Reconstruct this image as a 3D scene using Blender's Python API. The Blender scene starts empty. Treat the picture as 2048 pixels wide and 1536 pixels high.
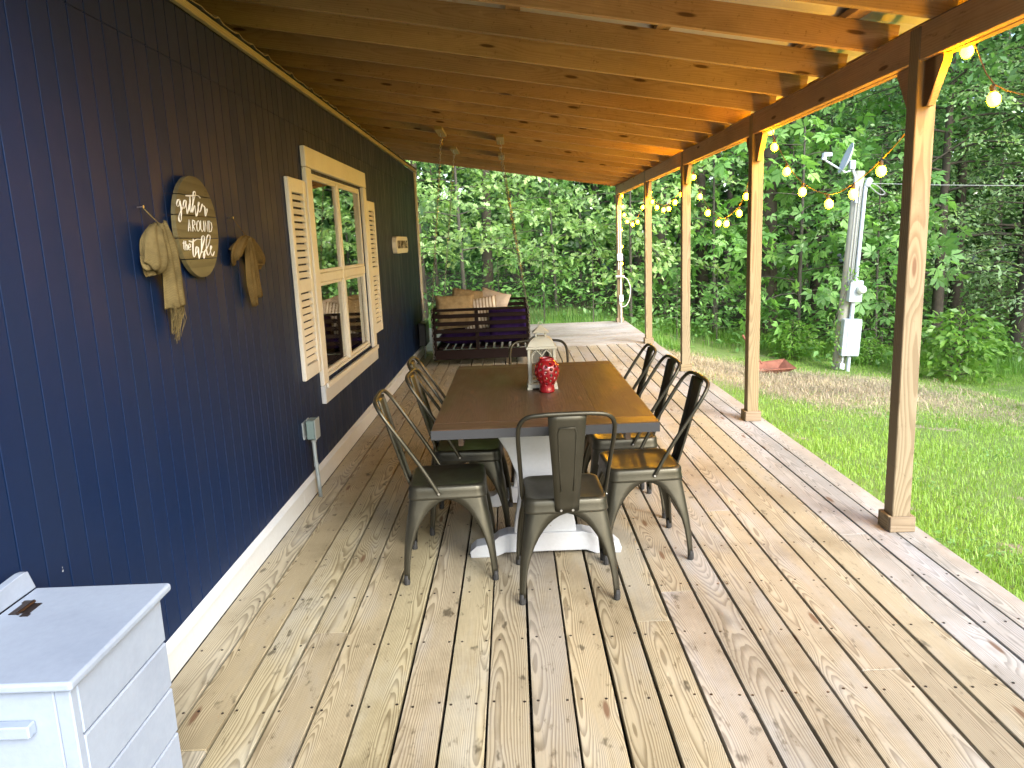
import bpy, math, random
import numpy as np
from mathutils import Vector, Matrix, Euler
random.seed(7)
scene = bpy.context.scene
COL = scene.collection
rad = math.radians

# ---------------------------------------------------------------- camera
CAM = Vector((1.3215, 0.0, 1.5319))
yaw, pitch, roll = -0.0073056, 0.1882964, -0.0407954
fw = Vector((math.sin(yaw)*math.cos(pitch), math.cos(yaw)*math.cos(pitch), -math.sin(pitch)))
r0 = Vector((math.cos(yaw), -math.sin(yaw), 0)); u0 = r0.cross(fw)
rt = r0*math.cos(roll) + u0*math.sin(roll); up = u0*math.cos(roll) - r0*math.sin(roll)
cd = bpy.data.cameras.new('camera'); co = bpy.data.objects.new('camera', cd); COL.objects.link(co)
co.matrix_world = Matrix(((rt.x, up.x, -fw.x, CAM.x), (rt.y, up.y, -fw.y, CAM.y), (rt.z, up.z, -fw.z, CAM.z), (0, 0, 0, 1)))
cd.sensor_fit = 'HORIZONTAL'; cd.sensor_width = 36; cd.lens = 1498.74/2048*36
cd.clip_start = 0.05; cd.clip_end = 1500
scene.camera = co

# ---------------------------------------------------------------- sky, sun, exposure
SUN_DIR = Vector((0.46, -0.70, 0.56)).normalized()      # towards the sun
w = bpy.data.worlds.new('World'); scene.world = w; w.use_nodes = True
wn = w.node_tree.nodes; wl = w.node_tree.links
sky = wn.new('ShaderNodeTexSky'); sky.sky_type = 'NISHITA'; sky.sun_disc = False
sky.sun_elevation = math.asin(SUN_DIR.z); sky.sun_rotation = math.atan2(SUN_DIR.x, SUN_DIR.y)
sky.air_density = 1.0; sky.dust_density = 2.0; sky.ozone_density = 1.0
wl.new(sky.outputs[0], wn['Background'].inputs[0]); wn['Background'].inputs[1].default_value = 0.15
sd = bpy.data.lights.new('sun', 'SUN'); sd.energy = 1.5; sd.angle = rad(30); sd.color = (0.93, 0.97, 1.0)
so = bpy.data.objects.new('sun', sd); COL.objects.link(so)
so.rotation_euler = SUN_DIR.to_track_quat('Z', 'Y').to_euler()
scene.view_settings.view_transform = 'Standard'; scene.view_settings.look = 'None'
scene.view_settings.gamma = 1; scene.view_settings.exposure = 2.25
scene.cycles.max_bounces = 7; scene.cycles.diffuse_bounces = 4; scene.cycles.transparent_max_bounces = 8; scene.cycles.caustics_reflective = False; scene.cycles.caustics_refractive = False

# ---------------------------------------------------------------- node helpers
class Mat:
    def __init__(s, name, rough=0.6, metal=0.0, col=(.5, .5, .5)):
        s.m = bpy.data.materials.new(name); s.m.use_nodes = True
        s.n = s.m.node_tree.nodes; s.l = s.m.node_tree.links; s.b = s.n['Principled BSDF']
        s.set('Roughness', rough); s.set('Metallic', metal); s.set('Base Color', (*col, 1))
    def set(s, k, v):
        s.plug(s.b.inputs[k], v)
    def plug(s, sock, v):
        if isinstance(v, bpy.types.NodeSocket): s.l.new(v, sock)
        elif hasattr(sock.default_value, '__len__') and isinstance(v, (tuple, list)) and len(sock.default_value) == 4 and len(v) == 3: sock.default_value = (*v, 1)
        else: sock.default_value = v
    def math(s, op, a, b=0.0, c=None, clamp=False):
        n = s.n.new('ShaderNodeMath'); n.operation = op; n.use_clamp = clamp
        s.plug(n.inputs[0], a); s.plug(n.inputs[1], b)
        if c is not None: s.plug(n.inputs[2], c)
        return n.outputs[0]
    def vmath(s, op, a, b):
        n = s.n.new('ShaderNodeVectorMath'); n.operation = op
        s.plug(n.inputs[0], a); s.plug(n.inputs[1], b); return n.outputs[0]
    def mix(s, f, a, b, mode='MIX'):
        n = s.n.new('ShaderNodeMix'); n.data_type = 'RGBA'; n.blend_type = mode
        s.plug(n.inputs[0], f); s.plug(n.inputs[6], a); s.plug(n.inputs[7], b); return n.outputs[2]
    def rng(s, v, a, b, c=0.0, d=1.0, smooth=True):
        n = s.n.new('ShaderNodeMapRange'); n.interpolation_type = 'SMOOTHSTEP' if smooth else 'LINEAR'
        s.plug(n.inputs[0], v); s.plug(n.inputs[1], a); s.plug(n.inputs[2], b); s.plug(n.inputs[3], c); s.plug(n.inputs[4], d)
        return n.outputs[0]
    def noise(s, vec, scale=1.0, detail=3.0, rough=0.55, dist=0.0):
        n = s.n.new('ShaderNodeTexNoise'); s.plug(n.inputs['Vector'], vec)
        n.inputs['Scale'].default_value = scale; n.inputs['Detail'].default_value = detail
        n.inputs['Roughness'].default_value = rough; n.inputs['Distortion'].default_value = dist
        return n.outputs[0]
    def coord(s, which='Object'):
        return s.n.new('ShaderNodeTexCoord').outputs[which]
    def random(s):
        return s.n.new('ShaderNodeObjectInfo').outputs['Random']
    def sep(s, v):
        n = s.n.new('ShaderNodeSeparateXYZ'); s.plug(n.inputs[0], v); return n.outputs
    def comb(s, x, y, z):
        n = s.n.new('ShaderNodeCombineXYZ')
        for i, v in enumerate((x, y, z)): s.plug(n.inputs[i], v)
        return n.outputs[0]
    def bump(s, h, strength=0.3, dist=0.01):
        n = s.n.new('ShaderNodeBump'); s.plug(n.inputs['Height'], h)
        n.inputs['Strength'].default_value = strength; n.inputs['Distance'].default_value = dist
        s.l.new(n.outputs[0], s.b.inputs['Normal'])
    def attr(s, name):
        n = s.n.new('ShaderNodeAttribute'); n.attribute_name = name; return n.outputs['Fac']

def wood(name, light, dark, spec=.5, grime=0.0, knots=.62, hue=1.0, gray=None, grayamt=0.0, rough=0.7, freq=105, knot=(.12, .06, .03), stain=0.0, spread=0.25, ringamt=0.75, blotch=.35):
    """grain runs along the object's local Y"""
    M = Mat(name, rough); rnd = M.random(); co_ = M.coord(); x, y, z = M.sep(co_)
    r7 = M.math('FRACT', M.math('MULTIPLY', rnd, 7.31)); r3 = M.math('FRACT', M.math('MULTIPLY', rnd, 31.7))
    off = M.comb(M.math('MULTIPLY', rnd, 37.0), M.math('MULTIPLY', r7, 61.0), M.math('MULTIPLY', r3, 23.0))
    P = M.vmath('ADD', co_, off)
    low = M.noise(M.vmath('MULTIPLY', P, (3.0, 0.7, 3.0)), 1.0, 1.0, .5)
    mid = M.noise(M.vmath('MULTIPLY', P, (14.0, 2.2, 14.0)), 1.0, 2.0, .5)
    # knots
    kv = M.n.new('ShaderNodeTexVoronoi'); kv.voronoi_dimensions = '2D'
    q = M.vmath('MULTIPLY', P, (7.0, 1.5, 0.0)); M.plug(kv.inputs['Vector'], q); kv.inputs['Scale'].default_value = 1.0
    cr = M.sep(kv.outputs['Color'])[0]
    kd = M.math('ADD', kv.outputs['Distance'], M.math('MULTIPLY', M.math('LESS_THAN', cr, knots), 9.0))
    kmask = M.rng(kd, .045, .10, 1.0, 0.0); kwarp = M.rng(kd, 0.03, .45, .022, 0.0)
    px = M.math('MULTIPLY', M.math('SUBTRACT', r7, .5), .13)
    pz = M.math('ADD', M.math('MULTIPLY', r3, -.05), M.math('MULTIPLY', M.math('SUBTRACT', low, .62), .16))
    dx = M.math('SUBTRACT', x, px); dz = M.math('SUBTRACT', z, pz)
    r = M.math('SQRT', M.math('ADD', M.math('MULTIPLY', dx, dx), M.math('MULTIPLY', dz, dz)))
    r = M.math('ADD', r, M.math('MULTIPLY', mid, .014)); r = M.math('ADD', r, kwarp)
    fr = M.math('FRACT', M.math('MULTIPLY', r, freq))
    ring = M.math('MULTIPLY', M.rng(fr, .25, .86), M.rng(fr, .9, 1.0, 1.0, 0.0))
    fib = M.noise(M.vmath('MULTIPLY', P, (130.0, 4.0, 130.0)), 1.0, 2.0, .6)
    c = M.mix(M.math('MULTIPLY', ring, ringamt), light, dark)
    bl = M.noise(M.vmath('MULTIPLY', P, (5.0, 1.3, 5.0)), 1.0, 4.0, .6)
    if gray:
        g = M.math('ADD', M.rng(bl, .42, .68), M.math('MULTIPLY', M.math('SUBTRACT', r3, .5), .9), clamp=True)
        c = M.mix(M.math('MULTIPLY', g, grayamt), c, M.mix(M.math('MULTIPLY', ring, .6), gray, tuple(v*.55 for v in gray)))
    c = M.mix(1.0, c, M.mix(bl, (1-blotch,)*3, (1+blotch,)*3), 'MULTIPLY')
    if stain:
        sp = M.noise(M.vmath('MULTIPLY', P, (16.0, 7.0, 16.0)), 1.0, 3.0, .6)
        c = M.mix(M.math('MULTIPLY', M.rng(sp, .63, .74), stain), c, tuple(v*.30 for v in dark))
    c = M.mix(M.math('MULTIPLY', kmask, .85), c, knot)
    val = M.rng(rnd, 0.0, 1.0, 1-spread, 1+spread*.6, False)
    c = M.mix(1.0, c, M.comb(val, M.math('MULTIPLY', val, M.rng(r7, 0., 1., 1-.05*hue, 1+.03*hue, False)), M.math('MULTIPLY', val, M.rng(r3, 0., 1., 1-.12*hue, 1+.05*hue, False))), 'MULTIPLY')
    c = M.mix(.16, c, M.mix(fib, (.35,)*3, (1.5,)*3), 'MULTIPLY')
    if grime:
        gp = M.n.new('ShaderNodeNewGeometry').outputs['Position']
        g1 = M.noise(gp, 1.6, 6.0, .68); g2 = M.noise(M.vmath('MULTIPLY', gp, (30.0, 9.0, 30.0)), 1.0, 4.0, .7)
        c = M.mix(M.math('MULTIPLY', M.rng(g1, .45, .75), grime*.7), c, M.mix(1.0, c, (.55, .51, .45), 'MULTIPLY'))
        c = M.mix(M.math('MULTIPLY', M.rng(g2, .58, .76), grime), c, M.mix(1.0, c, (.36, .31, .25), 'MULTIPLY'))
        c = M.mix(M.math('MULTIPLY', M.rng(g2, .40, .28), grime*.5), c, M.mix(1.0, c, (1.35, 1.38, 1.42), 'MULTIPLY'))
    M.set('Specular IOR Level', spec)
    M.set('Base Color', c); M.set('Roughness', M.rng(bl, .3, .7, rough-.1, rough+.12))
    M.bump(fib, .3, .003)
    return M.m

def paint(name, col, rough=.5, dirt=.12, dirtcol=(.25, .2, .13), scale=3.0, chips=None, bump=.15, metal=0.0, coat=0.0, spec=.5, chipt=.70):
    M = Mat(name, rough, metal); M.set('Specular IOR Level', spec); c0 = M.coord(); rnd = M.random()
    P = M.vmath('ADD', c0, M.comb(M.math('MULTIPLY', rnd, 17.0), M.math('MULTIPLY', rnd, 41.0), M.math('MULTIPLY', rnd, 9.0)))
    n = M.noise(P, scale, 5.0, .62); f = M.noise(P, scale*22, 3.0, .6)
    c = M.mix(M.math('MULTIPLY', M.rng(n, .4, .75), dirt), col, dirtcol)
    c = M.mix(.25, c, M.mix(f, (.6,)*3, (1.3,)*3), 'MULTIPLY')
    if chips:
        ch = M.noise(P, scale*9, 4.0, .65); c = M.mix(M.rng(ch, chipt, chipt+.03), c, chips)
    M.set('Base Color', c); M.set('Roughness', M.rng(n, .3, .7, rough-.07, rough+.1)); M.set('Coat Weight', coat)
    M.bump(f, bump, .002)
    return M.m

def plain(name, col, rough=.5, metal=0.0, **kw):
    M = Mat(name, rough, metal, col)
    n = M.noise(M.coord(), 30.0, 3.0); M.set('Base Color', M.mix(.3, col, M.mix(n, (.55,)*3, (1.35,)*3), 'MULTIPLY'))
    for k, v in kw.items(): M.set(k, v)
    return M.m

def fabric(name, col, col2=None, scale=350.0, stripes=None):
    M = Mat(name, .95); c0 = M.coord(); x, y, z = M.sep(c0)
    wv = M.math('MULTIPLY', M.math('SINE', M.math('MULTIPLY', x, scale)), M.math('SINE', M.math('MULTIPLY', M.math('ADD', y, z), scale)))
    n = M.noise(c0, 14.0, 4.0); c = M.mix(M.rng(n, .3, .7), col, col2 or tuple(v*.7 for v in col))
    if stripes: c = M.mix(M.rng(M.math('SINE', M.math('MULTIPLY', x, 150.0)), .1, .5), c, stripes)
    c = M.mix(.4, c, M.mix(M.math('ADD', M.math('MULTIPLY', wv, .5), .5), (.6,)*3, (1.2,)*3), 'MULTIPLY')
    M.set('Base Color', c); M.set('Specular IOR Level', .1); M.bump(M.math('ADD', M.math('MULTIPLY', wv, .4), n), .4, .004)
    return M.m

def leafmat(name, a, b, trans=.42, rough=.45):
    M = Mat(name, rough); t = M.attr('rnd'); r = M.random()
    c = M.mix(t, a, b); c = M.mix(1.0, c, M.mix(r, (.78, .80, .85), (1.15, 1.15, 1.05)), 'MULTIPLY')
    M.set('Base Color', c)
    tr = M.n.new('ShaderNodeBsdfTranslucent'); M.l.new(M.mix(1.0, c, (1.35, 1.45, .8), 'MULTIPLY'), tr.inputs[0])
    mx = M.n.new('ShaderNodeMixShader'); mx.inputs[0].default_value = trans
    M.l.new(M.b.outputs[0], mx.inputs[1]); M.l.new(tr.outputs[0], mx.inputs[2])
    M.l.new(mx.outputs[0], M.n['Material Output'].inputs[0]); return M.m

# ---------------------------------------------------------------- mesh helpers
class MB:
    def __init__(s): s.v = []; s.f = []
    def add(s, vs, fs, mat=None):
        o = len(s.v)
        s.v += [tuple(mat @ Vector(p)) if mat else tuple(p) for p in vs]; s.f += [tuple(i+o for i in f) for f in fs]; return s
    def box(s, c, d, mat=None, ch=0.0):
        x, y, z = (v/2 for v in d); cx, cy, cz = c
        if ch <= 0:
            vs = [(cx+a*x, cy+b*y, cz+e*z) for a in (-1, 1) for b in (-1, 1) for e in (-1, 1)]
            return s.add(vs, [(0, 1, 3, 2), (4, 6, 7, 5), (0, 4, 5, 1), (2, 3, 7, 6), (0, 2, 6, 4), (1, 5, 7, 3)], mat)
        vs = []; idx = {}
        for a in (-1, 1):
            for b in (-1, 1):
                for e in (-1, 1):
                    for k in range(3):
                        p = [a*x, b*y, e*z]
                        for j in range(3):
                            if j != k: p[j] -= (a, b, e)[j]*ch
                        idx[(a, b, e, k)] = len(vs); vs.append((cx+p[0], cy+p[1], cz+p[2]))
        I = lambda a, b, e, k: idx[(a, b, e, k)]
        fs = []
        for t in (-1, 1):
            fs.append([I(t, -1, -1, 0), I(t, 1, -1, 0), I(t, 1, 1, 0), I(t, -1, 1, 0)][::t])
            fs.append([I(-1, t, -1, 1), I(-1, t, 1, 1), I(1, t, 1, 1), I(1, t, -1, 1)][::t])
            fs.append([I(-1, -1, t, 2), I(1, -1, t, 2), I(1, 1, t, 2), I(-1, 1, t, 2)][::t])
        for a in (-1, 1):
            for b in (-1, 1):
                fs.append([I(a, b, -1, 0), I(a, b, -1, 1), I(a, b, 1, 1), I(a, b, 1, 0)][::a*b])
                fs.append([I(a, -1, b, 0), I(a, 1, b, 0), I(a, 1, b, 2), I(a, -1, b, 2)][::a*b])
                fs.append([I(-1, a, b, 1), I(-1, a, b, 2), I(1, a, b, 2), I(1, a, b, 1)][::a*b])
                for e in (-1, 1): fs.append([I(a, b, e, 0), I(a, b, e, 1), I(a, b, e, 2)][::a*b*e])
        return s.add(vs, fs, mat)
    def tube(s, pts, r, n=8, cap=True, closed=False):
        pts = [Vector(p) for p in pts]; m = len(pts); o = len(s.v); prev = None
        for i, p in enumerate(pts):
            if closed: t = pts[(i+1) % m]-pts[i-1]
            else: t = pts[min(i+1, m-1)]-pts[max(i-1, 0)]
            t.normalize()
            if prev is None:
                a = Vector((0, 0, 1)) if abs(t.z) < .9 else Vector((1, 0, 0)); nx = t.cross(a).normalized()
            else: nx = (prev - t*prev.dot(t)).normalized()
            prev = nx; ny = t.cross(nx); rr = r[i] if isinstance(r, (list, tuple)) else r
            for k in range(n):
                a = 2*math.pi*k/n; s.v.append(tuple(p+nx*(math.cos(a)*rr)+ny*(math.sin(a)*rr)))
        for i in range(m if closed else m-1):
            j = (i+1) % m
            for k in range(n): s.f.append((o+i*n+k, o+i*n+(k+1) % n, o+j*n+(k+1) % n, o+j*n+k))
        if cap and not closed:
            s.f.append(tuple(o+k for k in range(n))[::-1]); s.f.append(tuple(o+(m-1)*n+k for k in range(n)))
        return s
    def lathe(s, prof, n=16, mat=None):
        vs = []; fs = []
        for r, z in prof:
            for k in range(n): a = 2*math.pi*k/n; vs.append((r*math.cos(a), r*math.sin(a), z))
        for i in range(len(prof)-1):
            for k in range(n): fs.append((i*n+k, i*n+(k+1) % n, (i+1)*n+(k+1) % n, (i+1)*n+k))
        fs.append(tuple(range(n))[::-1]); fs.append(tuple((len(prof)-1)*n+k for k in range(n)))
        return s.add(vs, fs, mat)
    def prism(s, poly, t, mat=None):
        """polygon in local XZ extruded along Y by t (centred)"""
        n = len(poly); vs = [(x, -t/2, z) for x, z in poly]+[(x, t/2, z) for x, z in poly]
        fs = [tuple(range(n)), tuple(range(n, 2*n))[::-1]]+[(i, i+n, (i+1) % n+n, (i+1) % n) for i in range(n)]
        return s.add(vs, fs, mat)
    def build(s, name, mat, parent=None, smooth=False, loc=None, rot=None, bevel=0.0, sub=0, solid=0.0, fix=True):
        me = bpy.data.meshes.new(name); me.from_pydata(s.v, [], s.f)
        if fix:
            import bmesh
            b = bmesh.new(); b.from_mesh(me); bmesh.ops.recalc_face_normals(b, faces=b.faces); b.to_mesh(me); b.free()
        me.materials.append(mat)
        if smooth:
            me.polygons.foreach_set('use_smooth', [True]*len(me.polygons))
        o = bpy.data.objects.new(name, me); COL.objects.link(o)
        if parent: o.parent = parent
        if loc is not None: o.location = loc
        if rot is not None: o.rotation_euler = rot
        if solid: m = o.modifiers.new('solid', 'SOLIDIFY'); m.thickness = solid; m.offset = 0
        if bevel: m = o.modifiers.new('bevel', 'BEVEL'); m.width = bevel; m.segments = 2; m.limit_method = 'ANGLE'
        if sub: m = o.modifiers.new('sub', 'SUBSURF'); m.levels = sub; m.render_levels = sub
        return o

def tag(o, label=None, cat=None, group=None, kind=None):
    if label: o['label'] = label
    if cat: o['category'] = cat
    if group: o['group'] = group
    if kind: o['kind'] = kind
    return o
def empty(name, loc=(0, 0, 0), rz=0.0, label=None, cat=None, group=None, kind=None):
    o = bpy.data.objects.new(name, None); COL.objects.link(o); o.location = loc; o.rotation_euler = (0, 0, rz)
    o.empty_display_size = .1
    return tag(o, label, cat, group, kind)
def copy_tree(o, parent=None, label=None):
    c = o.copy(); COL.objects.link(c); c.parent = parent
    if label: c['label'] = label
    for ch in list(o.children): copy_tree(ch, c)
    return c
_lum = {}
def lumber(name, p0, p1, wdt, dep, mat, parent=None, upv=(0, 0, 1), ch=.003):
    """straight board from p0 to p1, local Y along it, local Z towards upv"""
    p0 = Vector(p0); p1 = Vector(p1); d = p1-p0; L = d.length; d.normalize()
    u_ = Vector(upv); x = d.cross(u_).normalized(); zz = x.cross(d)
    key = (round(L, 3), round(wdt, 4), round(dep, 4), mat.name, ch)
    if key not in _lum:
        o = MB().box((0, 0, 0), (wdt, L, dep), ch=ch).build(name, mat); _lum[key] = o.data
    else:
        o = bpy.data.objects.new(name, _lum[key]); COL.objects.link(o)
    c = (p0+p1)/2
    o.matrix_world = Matrix(((x.x, d.x, zz.x, c.x), (x.y, d.y, zz.y, c.y), (x.z, d.z, zz.z, c.z), (0, 0, 0, 1)))
    if parent:
        o.parent = parent; o.matrix_parent_inverse = pinv(parent)
    return o
def pinv(p):
    m = p.matrix_basis.copy(); q = p.parent
    while q: m = q.matrix_basis @ m; q = q.parent
    return m.inverted()
def smooth(a, b, t):
    t = np.clip((t-a)/(b-a), 0, 1); return t*t*(3-2*t)
def gz(x, y):
    return -.38-.095*np.clip(x-3.4, 0, 6)-.036*np.clip(y-3, 0, 11)*smooth(2.5, 6, x)+.035*np.clip(y-15, 0, 60)
def G(x, y): return float(gz(np.float64(x), np.float64(y)))
def spline(pts, n=6):
    P = [Vector(p) for p in pts]; P = [P[0]*2-P[1]]+P+[P[-1]*2-P[-2]]; out = []
    for i in range(1, len(P)-2):
        for k in range(n):
            t = k/n; a, b, c, d = P[i-1:i+3]
            out.append(.5*((2*b)+(c-a)*t+(2*a-5*b+4*c-d)*t*t+(-a+3*b-3*c+d)*t**3))
    out.append(P[-2]); return out

# ---------------------------------------------------------------- materials
m_deck = wood('deck_wood', (.36, .31, .20), (.175, .138, .078), gray=(.27, .26, .225), grayamt=.6, rough=.7, freq=215, stain=.8, spread=.13, ringamt=.9, spec=.3, grime=1.0, knots=.82, hue=.45, blotch=.28)
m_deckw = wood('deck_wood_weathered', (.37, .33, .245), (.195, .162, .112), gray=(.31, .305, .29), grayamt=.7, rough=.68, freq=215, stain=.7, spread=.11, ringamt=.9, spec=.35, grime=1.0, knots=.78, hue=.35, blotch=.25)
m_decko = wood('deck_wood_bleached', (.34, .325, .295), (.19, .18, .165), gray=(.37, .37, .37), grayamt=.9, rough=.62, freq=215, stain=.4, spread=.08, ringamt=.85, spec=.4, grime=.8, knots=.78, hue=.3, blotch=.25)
m_post = wood('post_wood', (.25, .20, .125), (.155, .116, .066), spec=.3, grime=.35, knots=.8, rough=.7, freq=120, spread=.12, blotch=.2)
m_raft = wood('rafter_wood', (.40, .28, .17), (.28, .18, .098), rough=.75, freq=90, spec=.25, grime=.7, knots=.48, knot=(.06, .025, .01), spread=.15, ringamt=.45)
m_table = wood('table_wood', (.074, .041, .022), (.042, .024, .013), rough=.45, freq=140, spread=.05, hue=.3, blotch=.4)
m_dark = wood('swing_wood', (.007, .0026, .002), (.004, .0015, .0012), rough=.7, spec=.15, freq=90, spread=.2)
m_sign = wood('sign_wood', (.14, .118, .058), (.065, .054, .026), spec=.2, grime=.6, rough=.8, freq=28, spread=.3, blotch=.6, ringamt=.35)
m_pole = wood('pole_wood', (.30, .31, .28), (.20, .20, .18), rough=.85, freq=60, blotch=.3)
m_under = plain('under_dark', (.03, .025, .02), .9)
m_navy = paint('navy_paint', (.0010, .0098, .040), .55, .35, (.0025, .0100, .031), 1.2, bump=.25, chips=(.35, .38, .42), chipt=.765, spec=.22)
m_white = paint('white_paint', (.46, .475, .48), .45, .16, (.42, .38, .3), 2.2, bump=.15)
m_chip = paint('worn_white_paint', (.40, .42, .44), .5, .2, (.4, .34, .26), 3.0, chips=(.16, .10, .06), bump=.2)
m_bin = paint('bin_white_paint', (.225, .27, .345), .42, .5, (.145, .18, .245), 2.6, bump=.3)
m_cream = paint('cream_paint', (.60, .59, .53), .5, .25, (.45, .38, .26), 2.5, bump=.15)
m_trimw = wood('trim_wood', (.30, .25, .13), (.2, .16, .08), rough=.7, spread=.1)
m_ant = paint('antique_white', (.38, .375, .30), .6, .35, (.36, .32, .2), 12.0, chips=(.25, .22, .15), bump=.2)
m_gun = paint('gunmetal_paint', (.058, .055, .040), .38, .3, (.10, .09, .065), 5.0, bump=.05, metal=.75)
m_gunshelf = plain('rubber_black', (.015, .015, .015), .7)
m_steel = plain('steel', (.55, .55, .53), .35, 1.0)
m_galv = paint('galvanised', (.27, .31, .32), .5, .3, (.3, .3, .3), 6.0, bump=.1, metal=.3)
m_elec = paint('box_grey_paint', (.12, .17, .165), .5, .2, (.15, .18, .17), 6.0)
m_panel = paint('panel_pale_grey', (.42, .48, .53), .5, .45, (.36, .44, .52), 7.0, bump=.2)
m_roofm = paint('roof_metal', (.55, .55, .52), .4, .2, (.4, .36, .3), 2.0, metal=.2)
m_red = plain('red_glaze', (.20, .006, .009), .12, 0.0, **{'Coat Weight': .6})
m_rust = paint('rusty_paint', (.20, .075, .045), .85, .8, (.09, .04, .025), 7.0, chips=(.35, .2, .15), bump=.4)
m_cord = plain('brown_cord', (.10, .055, .03), .6)
m_wcord = plain('white_cord', (.72, .7, .64), .5)
m_wire = plain('pale_cable', (.25, .27, .26), .6)
m_burlap = fabric('burlap', (.15, .115, .05), (.085, .065, .028), 900.)
m_burlap2 = fabric('burlap_dark', (.13, .088, .032), (.075, .05, .018), 900.)
m_purple = fabric('purple_cloth', (.028, .012, .075), (.018, .008, .05), 300.)
m_tan = fabric('tan_cloth', (.32, .255, .15), (.22, .17, .095), 500.)
m_stripe = fabric('striped_cloth', (.70, .66, .58), None, 500., stripes=(.25, .20, .13))
m_oat = fabric('oat_cloth', (.56, .50, .42), (.45, .39, .32), 500.)
m_black = plain('black_plastic', (.012, .013, .016), .45)
m_letter = plain('letter_white', (.7, .68, .62), .6)
m_letterd = plain('letter_dark', (.05, .04, .03), .6)
m_hinge = plain('dark_bronze', (.05, .035, .03), .4, .8)
m_blind = plain('blind', (.45, .38, .27), .5)
m_bark = paint('bark', (.075, .06, .045), .95, .6, (.03, .026, .02), 9.0, bump=1.0)
m_barkl = paint('bark_grey', (.07, .065, .05), .95, .5, (.06, .055, .045), 12.0, bump=1.0)
M = Mat('bulb_glass', .2); M.set('Base Color', (1, .8, .5, 1)); M.set('Emission Color', (1.0, .42, .0012, 1)); M.set('Emission Strength', 88.0); m_bulb = M.m
M = Mat('pane_glass', .02)
gl = M.n.new('ShaderNodeBsdfGlossy'); gl.inputs['Roughness'].default_value = .015; gl.inputs['Color'].default_value = (.95, .95, .9, 1)
tr = M.n.new('ShaderNodeBsdfTransparent'); tr.inputs[0].default_value = (.6, .6, .55, 1)
fn = M.n.new('ShaderNodeFresnel'); fn.inputs[0].default_value = 2.6
mx = M.n.new('ShaderNodeMixShader'); M.l.new(M.math('ADD', M.math('MULTIPLY', fn.outputs[0], 1.5), .05, clamp=True), mx.inputs[0])
M.l.new(tr.outputs[0], mx.inputs[1]); M.l.new(gl.outputs[0], mx.inputs[2]); M.l.new(mx.outputs[0], M.n['Material Output'].inputs[0]); m_glass = M.m
l_oak = leafmat('oak_leaf', (.18, .31, .085), (.40, .55, .25))
l_hick = leafmat('hickory_leaf', (.13, .29, .075), (.27, .47, .15))
l_fine = leafmat('small_leaf', (.20, .33, .13), (.42, .57, .30))
l_dark = leafmat('shade_leaf', (.08, .18, .052), (.18, .34, .11))
l_bush = leafmat('bush_leaf', (.12, .27, .04), (.22, .38, .07))
l_grass = leafmat('grass_blade', (.16, .29, .04), (.33, .50, .10), .38, .5)
l_straw = leafmat('straw', (.20, .17, .125), (.56, .46, .30), .15, .8)
# ================================================================ ground
n = 170
xs = np.concatenate([np.linspace(-250, -14, 14), np.linspace(-12, 26, 110), np.linspace(30, 250, 14)])
ys = np.concatenate([np.linspace(-250, -10, 14), np.linspace(-8, 44, 130), np.linspace(48, 300, 14)])
X, Y = np.meshgrid(xs, ys); rngp = np.random.default_rng(3)
Z = gz(X, Y)+rngp.normal(0, .012, X.shape)*(X > 3.5)
vs = np.stack([X, Y, Z], -1).reshape(-1, 3); W = len(xs)
fs = [(j*W+i, j*W+i+1, (j+1)*W+i+1, (j+1)*W+i) for j in range(len(ys)-1) for i in range(W-1)]
mb = MB(); mb.v = [tuple(v) for v in vs]; mb.f = fs
M = Mat('ground', .95); P = M.coord('Object'); x, y, z = M.sep(P)
n1 = M.noise(P, .5, 4.0, .6); n2 = M.noise(P, 6.0, 5.0, .7); n3 = M.noise(P, 40.0, 4.0, .7)
lawn = M.mix(n2, (.09, .15, .03), (.19, .28, .06)); soil = M.mix(n3, (.16, .12, .07), (.44, .38, .28))
lawn = M.mix(M.rng(M.noise(P, 1.7, 4.0, .65), .60, .68), lawn, soil)
litter = M.mix(n3, (.018, .013, .008), (.085, .052, .028)); litter = M.mix(M.rng(n2, .48, .62), litter, (.035, .065, .014))
# straw patch: strip crossing in front of the pole
ds = M.math('ADD', M.math('ABSOLUTE', M.math('SUBTRACT', y, M.math('ADD', 11.9, M.math('MULTIPLY', M.math('SUBTRACT', x, 6.0), -.35)))), M.math('MULTIPLY', M.math('SUBTRACT', n1, .5), 2.5))
straw = M.math('MULTIPLY', M.rng(ds, 1.5, 2.4, 1.0, 0.0), M.rng(M.math('ADD', x, M.math('MULTIPLY', M.math('SUBTRACT', n1, .5), 3.0)), 7.4, 8.8, 1.0, 0.0))
edge = M.math('ADD', M.math('ADD', y, M.math('MULTIPLY', x, .55)), M.math('MULTIPLY', M.math('SUBTRACT', n1, .5), 3.0))
c = M.mix(straw, lawn, M.mix(n3, (.20, .155, .10), (.54, .44, .31)))
c = M.mix(M.rng(edge, 20.3, 21.6), c, litter)
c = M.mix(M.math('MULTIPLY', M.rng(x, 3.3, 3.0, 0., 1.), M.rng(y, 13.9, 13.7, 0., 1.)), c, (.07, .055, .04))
M.set('Base Color', c); M.bump(M.math('ADD', n3, M.math('MULTIPLY', n2, 1.5)), .9, .04); m_ground = M.m
ground = tag(mb.build('ground', m_ground, smooth=True, fix=False), kind='structure')

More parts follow.
